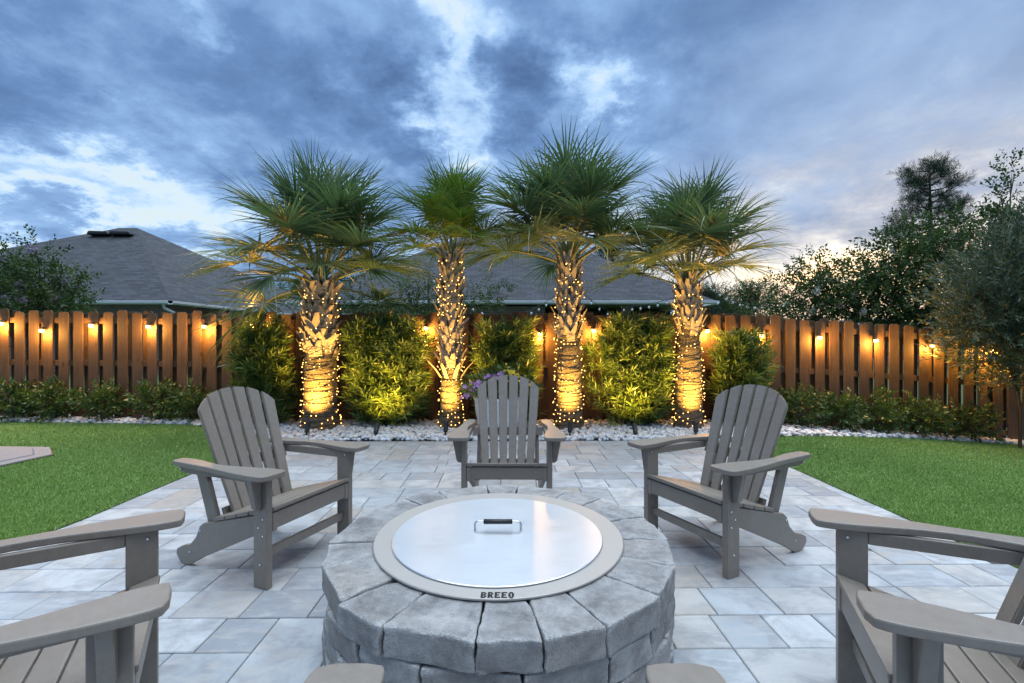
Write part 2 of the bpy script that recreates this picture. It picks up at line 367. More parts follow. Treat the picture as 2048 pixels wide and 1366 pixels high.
def f_shingle(t, p):
    uv = t.tc('UV'); br = t.n.new('ShaderNodeTexBrick'); t.put(br.inputs['Vector'], uv)
    br.inputs['Scale'].default_value = 1; br.inputs['Brick Width'].default_value = .33; br.inputs['Row Height'].default_value = .145
    br.inputs['Mortar Size'].default_value = .010; br.inputs['Mortar Smooth'].default_value = .2; br.inputs['Bias'].default_value = -.1
    br.inputs['Color1'].default_value = (.032, .037, .047, 1); br.inputs['Color2'].default_value = (.080, .088, .105, 1); br.inputs['Mortar'].default_value = (.012, .013, .015, 1)
    n = t.noise(t.pos(), 1.3, 5, .6); f = t.noise(t.scalevec(uv, 3, 7, 1), 4, 4)
    c = t.mix(t.mapr(n, .35, .7, 0, .4), br.outputs['Color'], (.05, .054, .062, 1)); c = t.mix(t.mapr(f, .4, .7, 0, .35), c, (.028, .03, .036, 1))
    setc(t, p, c, .9, t.bump(br.outputs['Fac'], -.5, .02))
M_SHINGLE = mat('asphalt_shingle', f_shingle)
def f_brick(t, p):
    x, y, z = t.sep(t.pos()); br = t.n.new('ShaderNodeTexBrick'); t.put(br.inputs['Vector'], t.comb(t.m('ADD', x, y), z, 0.0))
    br.inputs['Scale'].default_value = 1; br.inputs['Brick Width'].default_value = .21; br.inputs['Row Height'].default_value = .07; br.inputs['Mortar Size'].default_value = .008
    br.inputs['Color1'].default_value = (.13, .095, .08, 1); br.inputs['Color2'].default_value = (.20, .15, .125, 1); br.inputs['Mortar'].default_value = (.25, .24, .22, 1)
    setc(t, p, br.outputs['Color'], .9, t.bump(br.outputs['Fac'], -.4, .01))
M_BRICK = mat('brown_brick', f_brick)
M_DARKGLASS = mat('dark_window_glass', None, (.02, .025, .03), .08)
M_PORCH_SHADE = mat('porch_shade_dark', None, (.05, .045, .04), .8)
M_PLANTER = mat('white_planter', lambda t, p: setc(t, p, t.mix(t.noise(t.pos(), 8, 4), (.66, .67, .67, 1), (.78, .78, .78, 1)), .45))
def petalmat(name, a, b): return leafmat(name, [(0, a), (1, b)], .3, .6, .2)
M_PURPLE = petalmat('purple_petal', (.44, .20, .52), (.64, .38, .70))
M_YELLOW = petalmat('yellow_petal', (.75, .52, .04), (.85, .68, .10))
M_LILAC = petalmat('lilac_blossom', (.32, .26, .46), (.52, .46, .66))
M_WHITEFL = petalmat('white_blossom', (.62, .62, .64), (.78, .78, .80))
def f_slab(t, p):
    n = t.noise(t.scalevec(t.pos(), 3, 12, 1), 2.2, 5, .6); f = t.noise(t.pos(), 40, 4)
    setc(t, p, t.mix(t.mapr(f, .4, .7, 0, .3), t.mix(n, (.19, .18, .185, 1), (.27, .25, .24, 1)), (.30, .29, .31, 1)), .7, t.bump(n, .2, .005))
M_SLAB = mat('grey_slab', f_slab)
M_SOFFIT = mat('grey_soffit', None, (.30, .31, .33), .7)
M_FARROOF = mat('far_shingle', lambda t, p: setc(t, p, t.mix(t.noise(t.pos(), 4, 4), (.13, .135, .15, 1), (.19, .195, .21, 1)), .9))
M_FARWALL = mat('far_wall', lambda t, p: setc(t, p, t.mix(t.noise(t.pos(), 2, 4), (.28, .26, .24, 1), (.36, .34, .32, 1)), .9))

# ================================================================== STRUCTURE
YAW = 0.0118
# ground sheet out to the horizon
xs = np.concatenate([[-900, -300, -80, -30], np.linspace(-16, 20, 73), [40, 80, 300, 900]])
ys = np.array([-200, -20, 0, 3, 6, 9, 14, 25, 60, 200, 900, 1500])
GX, GY = np.meshgrid(xs, ys); GZ = gv(GX) - .075
nx = len(xs); V = np.stack([GX.ravel(), GY.ravel(), GZ.ravel()], 1)
Fc = np.array([(j * nx + i, j * nx + i + 1, (j + 1) * nx + i + 1, (j + 1) * nx + i) for j in range(len(ys) - 1) for i in range(nx - 1)])
tag(ob('ground', np_mesh('ground', V, Fc, M_EARTH)), 'dark grassy ground running out behind the fence and houses', 'ground', kind='structure')

# patio slab and pavers
patio = ob('patio', box('patio', -4.9, 3.0, -3.2, 5.74, -.07, -.012, M_SAND))
patio.rotation_euler = (0, 0, YAW); tag(patio, 'light grey concrete paver patio around the fire pit', 'patio', kind='structure')
U = .0762; paver_cache = {}
def paver_mesh(wd, dp):
    key = (round(wd, 3), round(dp, 3))
    if key not in paver_cache:
        bm = bmesh.new(); hw, hd = wd / 2 - .0022, dp / 2 - .0022
        box_bm(bm, -hw, hw, -hd, hd, -.045, 0)
        top = [e for e in bm.edges if all(v.co.z > -.001 for v in e.verts)]
        bmesh.ops.bevel(bm, geom=top, offset=.0035, segments=1, affect='EDGES')
        paver_cache[key] = bm_mesh('paver', bm, M_PAVER)
    return paver_cache[key]
def patio_left(y):          # lawn edge: straight, then sweeping out to the left near the viewer
    return -2.93 - (0.30 * max(0, 3.25 - y) ** 1.9 if y < 3.25 else 0)
pv = []
prs = random.Random(11)
mods = [(6, [(0, 0, 6, 3), (0, 3, 3, 3), (3, 3, 3, 3)]), (6, [(0, 0, 3, 3), (3, 0, 3, 3), (0, 3, 6, 3)]), (4, [(0, 0, 4, 6)]), (3, [(0, 0, 3, 6)]),
        (8, [(0, 0, 4, 3), (4, 0, 4, 3), (0, 3, 5, 3), (5, 3, 3, 3)]), (7, [(0, 0, 4, 3), (4, 0, 3, 3), (0, 3, 3, 3), (3, 3, 4, 3)]), (4, [(0, 0, 4, 3), (0, 3, 4, 3)]), (9, [(0, 0, 4, 3), (4, 0, 5, 3), (0, 3, 6, 3), (6, 3, 3, 3)])]
y_top = 5.735; band = 0
while y_top - band * 6 * U > -3.1:
    yb = y_top - (band + 1) * 6 * U; x = -4.6 - prs.random() * .5; last = None
    while x < 2.80:
        k = prs.choice([i for i in range(len(mods)) if i != last]); last = k
        for (a, b, c, d) in mods[k][1]: pv.append((x + (a + c / 2) * U, yb + (b + d / 2) * U, c * U, d * U))
        x += mods[k][0] * U
    band += 1
ind, rest = [], []
for (x, y, a, b) in pv:
    if x > 2.80: continue
    if x + a / 2 < patio_left(y) - .05 and y > 2.3: continue
    inview = y > 1.5 and abs(x) < (y + .25) * 1.12 and not (math.hypot(x + .05, y - 2.0) < .5)
    (ind if inview else rest).append((x, y, a, b))
ind.sort(key=lambda q: q[1]); rest += ind[300:]; ind = ind[:300]
for (x, y, a, b) in ind:
    ob('paver', paver_mesh(a, b), patio, (x, y, prs.uniform(-.0012, .0012)), (prs.uniform(-.002, .002), prs.uniform(-.002, .002), 0))
bm = bmesh.new()
for (x, y, a, b) in rest: box_bm(bm, x - a / 2 + .003, x + a / 2 - .003, y - b / 2 + .003, y + b / 2 - .003, -.045, prs.uniform(-.001, .001))
tag(ob('paver_field', bm_mesh('paver_field', bm, M_PAVER), patio), kind='stuff')

# planting bed (soil) and white pebbles
BED = [(-12, 6.84), (-9, 6.78), (-4.7, 6.72), (-3.7, 6.38), (-3.2, 5.95), (-2.93, 5.735), (2.62, 5.735), (3.4, 6.0), (4.5, 6.35), (6, 6.66), (9, 6.95), (13, 7.02)]
bx_, by_ = np.array(BED).T
def bed_front(x): return np.interp(x, bx_, by_)
xs = np.linspace(-12, 13, 120)
V = np.concatenate([np.stack([xs, bed_front(xs) - .03, gv(xs) - .015], 1), np.stack([xs, np.full_like(xs, 7.6), gv(xs) + .01], 1)]); n = len(xs)
Fc = np.array([(i, i + 1, n + i + 1, n + i) for i in range(n - 1)])
tag(ob('planting_bed', np_mesh('planting_bed', V, Fc, M_SOIL)), 'planting bed along the foot of the fence', 'planting bed', kind='structure')
def icos(sub):
    bm = bmesh.new(); bmesh.ops.create_icosphere(bm, subdivisions=sub, radius=1); bm.verts.ensure_lookup_table()
    v = np.array([tuple(q.co) for q in bm.verts]); f = np.array([[q.index for q in fc.verts] for fc in bm.faces]); bm.free(); return v, f
IV, IF = icos(2); IV0, IF0 = icos(1)
P = []
def add_pebbles(n, x0, x1, zoff):
    x = rng.uniform(x0, x1, n); t = rng.random(n) ** 1.05; y0 = bed_front(x) + .015; y = y0 + t * (7.2 - y0)
    P.append(np.stack([x, y, gv(x) + zoff + rng.uniform(0, .012, n)], 1))
add_pebbles(5200, -3.4, 3.6, .006); add_pebbles(2600, -3.4, 3.6, .030); add_pebbles(1500, -9, -3.4, .01); add_pebbles(700, -9, -3.4, .035); add_pebbles(1700, 3.6, 9, .01); add_pebbles(900, 3.6, 9, .035)
P = np.concatenate(P); k = len(P); s = rng.uniform(.022, .042, (k, 1)); S = s * np.stack([rng.uniform(.9, 1.35, k), rng.uniform(.75, 1.05, k), rng.uniform(.5, .8, k)], 1)
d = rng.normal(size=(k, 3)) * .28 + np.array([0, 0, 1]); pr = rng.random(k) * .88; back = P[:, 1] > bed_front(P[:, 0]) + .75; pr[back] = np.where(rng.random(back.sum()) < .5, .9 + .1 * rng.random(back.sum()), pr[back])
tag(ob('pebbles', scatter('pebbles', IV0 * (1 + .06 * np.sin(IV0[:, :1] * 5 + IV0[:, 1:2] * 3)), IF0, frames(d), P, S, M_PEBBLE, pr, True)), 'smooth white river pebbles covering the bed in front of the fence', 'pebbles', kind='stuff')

# turf on both sides
def lawn(name, edge_in, out, label, sgn):
    ys_ = np.concatenate([np.linspace(-3, 5.7, 60), np.linspace(5.74, 6.98, 30)]); V, Fc = [], []; m_ = 14
    for yv in ys_:
        xi = edge_in(yv); xr = xi + (out - xi) * np.linspace(0, 1, m_) ** 1.4
        V += [(xx, yv, g(xx) + .004) for xx in xr]
    n_ = len(ys_)
    for j in range(n_ - 1):
        for i in range(m_ - 1):
            q = (j * m_ + i, j * m_ + i + 1, (j + 1) * m_ + i + 1, (j + 1) * m_ + i); Fc.append(q if sgn > 0 else q[::-1])
    # turned-down edge against the pavers
    b0 = len(V); V += [(V[j * m_][0], V[j * m_][1], V[j * m_][2] - .03) for j in range(n_)]
    Fc += [(j * m_, (j + 1) * m_, b0 + j + 1, b0 + j) for j in range(n_ - 1)]
    return tag(ob(name, np_mesh(name, V, Fc, M_TURF)), label, 'lawn', kind='structure')
def left_in(y):
    if y <= 5.735: return patio_left(y) - (y - 3.0) * YAW
    return float(np.interp(y, [5.735, 5.95, 6.38, 6.72, 6.78, 6.84], [-2.96, -3.2, -3.7, -4.7, -9, -11.9]))
def right_in(y):
    if y <= 5.735: return 2.735 - (y - 1.0) * YAW
    return float(np.interp(y, [5.735, 6.0, 6.35, 6.66, 6.95, 7.02], [2.66, 3.4, 4.5, 6, 9, 12.9]))
lawn('lawn_left', left_in, -12, 'bright green artificial turf left of the patio', -1)
lawn('lawn_right', right_in, 13, 'bright green artificial turf right of the patio', 1)
def blades(n, left):
    yv = 2.2 + 4.7 * rng.random(n) ** 1.25
    if left: xi = np.array([left_in(q) for q in yv]); x = xi - (xi + np.minimum(9.2, yv * 1.18 + .6)) * rng.random(n) ** 1.0 - 0.002
    else: xi = np.array([right_in(q) for q in yv]); x = xi + (np.minimum(9.4, yv * 1.18 + .6) - xi) * rng.random(n) + .002
    ok = (np.abs(x) < yv * 1.2 + .6) & ((x < xi) if left else (x > xi)); x, yv = x[ok], yv[ok]
    sl = np.array(SLAB); c = sl.mean(0); ins = np.zeros(len(x), bool)
    if left:
        ins[:] = True
        for a, b in zip(sl, np.roll(sl, -1, 0)): ins &= ((b[0] - a[0]) * (yv - a[1]) - (b[1] - a[1]) * (x - a[0])) < .0
    x, yv = x[~ins], yv[~ins]; k = len(x)
    P = np.stack([x, yv, gv(x) + .002], 1); d = rng.normal(size=(k, 3)) * .55 + np.array([0, 0, 1.]); d[:, 2] = np.abs(d[:, 2]) + .1
    S = np.stack([rng.uniform(.8, 1.4, k) * (.6 + yv * .16), np.ones(k), rng.uniform(.7, 1.25, k)], 1)
    return frames(d), P, S
SLAB = [(-5.14, 5.2), (-4.79, 4.87), (-4.86, 4.40), (-5.25, 3.98), (-5.9, 3.85), (-6.5, 4.1), (-6.75, 4.7), (-6.3, 5.27)]
TV = np.array([(-.0020, 0, 0), (.0020, 0, 0), (.0, .004, .025)]); TF = np.array([(0, 1, 2)])
for left, nm, lb in ((True, 'grass_left', 'short synthetic grass blades of the left lawn'), (False, 'grass_right', 'short synthetic grass blades of the right lawn')):
    Rm, P, S = blades(250000, left); tag(ob('turf_grass', scatter(nm, TV, TF, Rm, P, S, M_BLADE)), lb, 'grass', kind='stuff')

# flat slab in the left lawn
slab = empty('stone_slab', (-5.8, 4.6, g(-5.6)), 0, 'flat grey octagonal slab lying in the left lawn, cut off by the picture edge', 'slab')
def slab_poly(sc, z0, z1, nm, m):
    c = np.array((-5.8, 4.6)); pts = [tuple((np.array(p) - c) * sc) for p in SLAB]; return ob(nm, prism(nm, pts[::-1], 'z', z0, z1, m, .004, 1), slab)
slab_poly(1.0, -.01, .022, 'border_band', M_SLAB); slab_poly(.86, .0, .0245, 'seam', mat('slab_seam', None, (.10, .13, .20), .7)); slab_poly(.845, .0, .030, 'centre_panel', M_SLAB); slab_poly(1.012, -.02, .012, 'dark_edge', M_BLACK)

# ================================================================== FENCE
FY = 7.03
fence = empty('wooden_fence', (0, FY, 0), 0, 'tall brown wooden shadowbox fence with dog-eared pickets behind the palms', 'fence')
pk = []
for h in (1.605, 1.615, 1.625, 1.635, 1.65):
    w_ = .072; c = .026
    pk.append(prism('picket', [(-w_, 0), (w_, 0), (w_, h - c), (w_ - c, h), (-w_ + c, h), (-w_, h - c)], 'y', 0, .018, M_WOOD, .002, 1))
pitch = .2225; x = -9.4; i = 0
while x < 9.6:
    ob('picket', random.choice(pk), fence, (x + random.uniform(-.006, .006), -.022, g(x) + .012 + random.uniform(-.006, .006)), (0, random.uniform(-.004, .004), 0))
    xb = x + pitch / 2
    ob('picket', random.choice(pk), fence, (xb + random.uniform(-.008, .008), .045, g(xb) + .012 + random.uniform(-.006, .006)), (0, random.uniform(-.004, .004), 0))
    x += pitch
for s in range(8):
    x0, x1 = -9.5 + s * 2.4, -9.5 + (s + 1) * 2.4 - .004
    for h in (.13, .86, 1.50):
        z0, z1 = g(x0) + h, g(x1) + h
        ob('rail', prism('rail', [(x0, z0 - .042), (x1, z1 - .042), (x1, z1 + .042), (x0, z0 + .042)], 'y', -.003, .036, M_WOOD, .002, 1), fence)
    ob('post', box('post', -.045, .045, .066, .156, -.1, 1.58, M_WOOD, .004, 1), fence, (x0, 0, g(x0)))

# ================================================================== HOUSES
def uv_roof(name, faces, m, parent, th=.12):
    """faces: lists of points, first edge is the eave; a solid roof skin with real-size UVs"""
    bm = bmesh.new(); uvl = bm.loops.layers.uv.new('UVMap')
    for pts in faces:
        pts = [Vector(p) for p in pts]; e = (pts[1] - pts[0]).normalized(); nrm = (pts[1] - pts[0]).cross(pts[-1] - pts[0]).normalized(); up = nrm.cross(e)
        f = bm.faces.new([bm.verts.new(p) for p in pts])
        for l in f.loops: q = l.vert.co - pts[0]; l[uvl].uv = (q.dot(e), q.dot(up))
    return ob(name, bm_mesh(name, bm, m), parent)
def house(name, loc, label, x0, x1, y0, y1, eave, ridge_pts, extra=None):
    h = empty(name, loc, 0, label, 'house')
    return h
# middle house: pyramid-like hip roof
mid = empty('brick_house', (0, 16.5, 0), 0, 'brick house with wide grey shingle hip roof behind the palms', 'house')
EX0, EX1, EZ = -7.9, 7.2, 2.66
A, B = (-1.1, 6.8, 6.95), (.4, 6.8, 6.95)
uv_roof('roof', [[(EX0, 0, EZ), (EX1, 0, EZ), B, A], [(EX1, 0, EZ), (EX1, 14, EZ), B], [(EX0, 14, EZ), (EX0, 0, EZ), A], [(EX1, 14, EZ), (EX0, 14, EZ), A, B]], M_SHINGLE, mid)
ob('soffit', box('soffit', EX0 + .02, EX1 - .02, .02, 13.98, EZ - .05, EZ - .015, M_SOFFIT), mid)
def gutter(parent, p0, p1, nrm):
    p0, p1, nrm = Vector(p0), Vector(p1), Vector(nrm); d = (p1 - p0); L = d.length; d.normalize()
    prof = [(0, 0), (.085, 0), (.12, .05), (.125, .12), (.105, .125), (.10, .06), (0, .03)]
    bm = bmesh.new(); a = [bm.verts.new(p0 + nrm * q[0] + Vector((0, 0, q[1] - .13))) for q in prof]; b = [bm.verts.new(p1 + nrm * q[0] + Vector((0, 0, q[1] - .13))) for q in prof]
    for i in range(len(prof)): j = (i + 1) % len(prof); bm.faces.new((a[i], a[j], b[j], b[i]))
    bm.faces.new(a[::-1]); bm.faces.new(b); bmesh.ops.recalc_face_normals(bm, faces=bm.faces[:])
    return ob('gutter', bm_mesh('gutter', bm, M_GUTTER), parent)
gutter(mid, (EX0, -.002, EZ), (EX1, -.002, EZ), (0, -1, 0)); gutter(mid, (EX1 + .002, 0, EZ), (EX1 + .002, 13.9, EZ), (1, 0, 0)); gutter(mid, (EX0 - .002, 0, EZ), (EX0 - .002, 13.9, EZ), (-1, 0, 0))
ob('wall', box('wall', EX0 + .45, 1.2, .45, 13.4, -.5, EZ - .15, M_BRICK), mid)
ob('wall', box('wall', 1.2, EX1 - .5, 3.2, 13.4, -.5, EZ - .15, M_BRICK), mid)
ob('porch_shade_panel', box('porch_shade_panel', 1.22, EX1 - .5, 3.14, 3.19, -.5, EZ - .15, M_PORCH_SHADE), mid)  # dark sheet over the brick, painting in the shade of the porch recess
for px_ in (4.2, EX1 - .75): ob('porch_post', box('porch_post', px_ - .12, px_ + .12, .5, .74, -.5, EZ - .15, M_BRICK), mid)
for wx in (-5.6, -3.9):
    wi = ob('window', box('window', wx - .55, wx + .55, .41, .449, 1.0, 2.25, M_GUTTER), mid); ob('pane', box('pane', wx - .48, wx + .48, .40, .409, 1.07, 2.18, M_DARKGLASS), wi)
ob('downspout', tubes('downspout', [tube_np([(EX0 + .25, .05, EZ - .13), (EX0 + .25, .12, EZ - .3), (EX0 + .4, .38, EZ - .5), (EX0 + .4, .38, -.2)], .045, 8)], M_GUTTER), mid)
# left house
lh = empty('brick_house', (-12.07, 16.5, 0), 0, 'brick house with dark hip roof and two black ridge vents at far left', 'house')
Ap, A2, Cc, Lc = (-5.9, 5.9, 6.66), (-6.75, 5.9, 6.66), (1.2, 16.5, EZ), (-16, 0, EZ)
uv_roof('roof', [[Lc, (0, 0, EZ), Ap, A2], [(0, 0, EZ), Cc, Ap], [(-16, 14, EZ), Lc, A2], [Cc, (-16, 14, EZ), A2, Ap]], M_SHINGLE, lh)
gutter(lh, (-16, -.002, EZ), (0, -.002, EZ), (0, -1, 0)); gutter(lh, (.002, 0, EZ), (1.2, 16.5, EZ), (.997, -.07, 0))
ob('wall', box('wall', -15.5, -.5, .45, 14, -.5, EZ - .05, M_BRICK), lh)
ob('downspout', tubes('downspout', [tube_np([(-.25, .02, EZ - .12), (-.25, .06, EZ - .26), (-.05, .3, EZ - .42), (.05, .4, EZ - .5), (.05, .4, -.2)], .05, 8)], M_GUTTER), lh)
for vx in (-6.85, -5.85):
    t_ = 4.45; o = ob('roof_vent', prism('roof_vent', [(-.5, 0), (.5, 0), (.42, .16), (-.42, .18)], 'y', -.25, .25, M_BLACK, .05, 2), lh, (vx, t_ + .6, EZ + (t_ + .6) * (4.0 / 5.9) + .02), (R(34) * 0, 0, R(2)))
# far houses seen between the trees on the right
def far_house(loc, wd, dp, ez, rz_, label):
    h = empty('far_house', loc, 0, label, 'house')
    ob('wall', box('wall', -wd / 2 + .3, wd / 2 - .3, .3, dp - .3, -1, ez, M_FARWALL), h)
    uv_roof('roof', [[(-wd / 2, 0, ez), (wd / 2, 0, ez), (wd / 2 - dp / 2, dp / 2, rz_), (-wd / 2 + dp / 2, dp / 2, rz_)], [(wd / 2, 0, ez), (wd / 2, dp, ez), (wd / 2 - dp / 2, dp / 2, rz_)], [(-wd / 2, dp, ez), (-wd / 2, 0, ez), (-wd / 2 + dp / 2, dp / 2, rz_)], [(wd / 2, dp, ez), (-wd / 2, dp, ez), (-wd / 2 + dp / 2, dp / 2, rz_), (wd / 2 - dp / 2, dp / 2, rz_)]], M_FARROOF, h)
    return h
far_house((22.3, 45, -.9), 12, 9, 2.4, 4.9, 'small distant house with pale grey hip roof right of the last palm')
far_house((14.5, 36, -.9), 9, 8, 2.2, 4.2, 'distant house peeking out just under the right end of the big roof')
far_house((34, 40, -.9), 13, 9, 2.5, 4.3, 'distant house with pale roof half hidden behind the right-hand trees')

# ================================================================== VEGETATION
# leaf templates
def leaf_diamond(L, W, fold=.12):
    return np.array([(0, 0, 0), (W / 2, 0, L * .45), (0, fold * W, L), (-W / 2, 0, L * .45), ]), np.array([(0, 1, 2, 3)])
def sprig(n, L, leafL, leafW, spread, seed, tipup=.4):
    """a twig along +Z with n leaves"""
    r = np.random.default_rng(seed); V, Fc = [], []; lv, lf = leaf_diamond(leafL, leafW); o = 0
    for i in range(n):
        t = (i + .5) / n; a = i * 2.4 + r.normal() * .3; tilt = spread * (1 - tipup * t) + r.normal() * .12
        d = np.array([[math.cos(a) * math.sin(tilt), math.sin(a) * math.sin(tilt), math.cos(tilt)]])
        Rm = frames(d, r.random() * 6.28)[0]; s = r.uniform(.7, 1.1)
        V.append(lv * s @ Rm.T + np.array([0, 0, t * L])); Fc.append(lf + o); o += 4
    return np.concatenate(V), np.concatenate(Fc)
PODO = [sprig(19, .21, .125, .020, 1.0, s) for s in range(3)]
MYR = [sprig(13, .34, .075, .038, 1.15, s + 10, .3) for s in range(3)]
SHR = [sprig(11, .17, .062, .028, 1.0, s + 20) for s in range(2)]
OLV = [sprig(15, .34, .085, .017, .8, s + 30) for s in range(2)]
PIN = [sprig(26, .5, .30, .022, 1.0, s + 40) for s in range(2)]
def foliage(name, tmpl, P, D, S, m, rnd=None):
    """one mesh from several templates"""
    Vs, Fs, Rs, o = [], [], [], 0; k = len(P); idx = rng.integers(0, len(tmpl), k); rnd = rng.random(k) if rnd is None else rnd
    Rm = frames(D)
    for ti, (tv, tf) in enumerate(tmpl):
        q = idx == ti
        if not q.any(): continue
        V = np.einsum('kij,nj->kni', Rm[q], tv) * np.asarray(S)[q][:, None, None] + P[q][:, None, :]
        n_ = len(tv); kk = q.sum(); Fs.append((tf[None] + (np.arange(kk) * n_)[:, None, None]).reshape(-1, 4) + o); Vs.append(V.reshape(-1, 3)); o += kk * n_
        rr = np.repeat(rnd[q], n_) + rng.normal(size=kk * n_) * .02; Rs.append(np.clip(rr, 0, 1))
    return np_mesh(name, np.concatenate(Vs), np.concatenate(Fs), m, False, np.concatenate(Rs))

def hedge_bush(px0, px1, pyt, Y, depth, label, n, seed, topjag=.12):
    """upright podocarpus: several leaders, each a column of sprigs"""
    r = np.random.default_rng(seed); x0, x1 = (px0 + 12 - CX) / F * Y, (px1 - 12 - CX) / F * Y; H = CH + (CY - pyt) / F * Y; cx = (x0 + x1) / 2; W = x1 - x0
    root = empty('podocarpus_bush', (cx, Y, g(cx)), 0, label, 'bush', 'clipped podocarpus between the palms')
    P, D, S = [], [], []; stems = []
    nl = max(4, int(W / .13) * 2)
    for i in range(nl):
        lx = (r.random() - .5) * (W - .22); ly = (r.random() - .5) * depth * .8; h = H * r.uniform(.80, 1.03) * (1 - .10 * abs(lx) / (W / 2)); base = np.array([lx * .35, ly * .4, 0.]); mid_ = np.array([lx, ly, h * .45]); top = np.array([lx + r.normal() * .05, ly + r.normal() * .04, h - .1])
        path = [base, base * .4 + mid_ * .6 * np.array([1, 1, .7]), mid_, (mid_ + top) / 2, top]; stems.append(tube_np(path, [.014, .012, .010, .007, .003], 5))
        m_ = int(.80 * n / nl)
        for j in range(m_):
            t = r.random() ** .8; f_ = .06 + .94 * t; zz = f_ * h
            c = np.array([np.interp(zz, [0, h * .45, h], [base[0] + lx * .4, lx, top[0]]), np.interp(zz, [0, h * .45, h], [base[1], ly, top[1]]), 0])
            rad = .135 * (1 - .75 * max(0, (zz / h - .72) / .28)) * r.random() ** .5; a = r.random() * 6.28
            o_ = np.array([math.cos(a), math.sin(a), 0]); P.append(c + o_ * rad + np.array([0, 0, zz - .06])); D.append(o_ * 1.0 + np.array([0, -.25, .35 + .7 * r.random()])); S.append(r.uniform(.7, 1.15))
    P, D, S = np.array(P), np.array(D), np.array(S); P[:, 2] = np.maximum(P[:, 2], .04)
    ob('stem', tubes('stem', stems, M_BARK), root); ob('foliage', foliage('foliage', PODO, P, D, S, M_PODO), root)
    return root
hedge_bush(478, 598, 638, 6.66, .30, 'narrow green bush between the left fence and the first palm', 850, 1)
hedge_bush(700, 862, 632, 6.69, .32, 'broad green bush lit from below between the first and second palms', 1250, 2)
hedge_bush(948, 1075, 634, 6.76, .30, 'green bush behind the flower planter, between the second and third palms', 900, 3)
hedge_bush(1178, 1336, 628, 6.69, .32, 'dense green bush lit from below between the third and fourth palms', 1300, 4)
hedge_bush(1430, 1536, 664, 6.68, .30, 'shorter green bush right of the fourth palm, behind a chair', 750, 5)

def low_shrub(px, Y, W, H, label, grp, seed):
    r = np.random.default_rng(seed); x = (px - CX) / F * Y; root = empty('low_shrub', (x, Y, g(x)), 0, label, 'shrub', grp)
    stems, P, D, S = [], [], [], []
    for i in range(9):
        a = r.random() * 6.28; rr = W * .5 * r.random() ** .6; e = np.array([math.cos(a) * rr, math.sin(a) * rr * .7, H * r.uniform(.55, .95)])
        b = np.array([r.normal() * .015, r.normal() * .015, 0]); m_ = e * np.array([.35, .35, .5]); stems.append(tube_np([b, m_, e], [.011, .008, .003], 5))
    n = 150
    u = r.normal(size=(n, 3)); u /= np.linalg.norm(u, axis=1, keepdims=True); rr = r.random(n) ** .4
    lump = 1 + .22 * np.sin(u[:, 0] * 4 + seed) * np.cos(u[:, 2] * 5 + seed * 2) + .12 * r.normal(size=n)
    P = u * (rr * lump)[:, None] * np.array([W / 2, W / 2 * .8, H * .38]) + np.array([0, 0, H * .58]); P[:, 2] = np.maximum(P[:, 2], .03)
    ob('stem', tubes('stem', stems, M_BARK), root)
    ob('foliage', foliage('foliage', SHR, P, u + np.array([0, 0, .5]), r.uniform(.8, 1.35, n), M_SHRUB), root)
LS = [(28, 'leftmost low shrub, cut by the picture edge'), (106, 'second low shrub from the left edge'), (207, 'third low shrub from the left edge, the widest'), (313, 'fourth low shrub from the left edge'), (388, 'low shrub half hidden behind the left chair back')]
for i, (px, lb) in enumerate(LS): low_shrub(px, 6.86, [.36, .38, .48, .43, .38][i], [.46, .45, .50, .49, .45][i], lb, 'low shrubs along the left fence', 50 + i)
RS = [(1603, 'low shrub beside the right chair back'), (1682, 'second low shrub right of the right chair'), (1762, 'middle low shrub along the right fence'), (1845, 'fourth low shrub along the right fence'), (1940, 'rightmost low shrub, below the olive tree')]
for i, (px, lb) in enumerate(RS): low_shrub(px, 6.8, [.41, .40, .41, .46, .46][i], [.50, .46, .49, .46, .45][i], lb, 'low shrubs along the right fence', 70 + i)

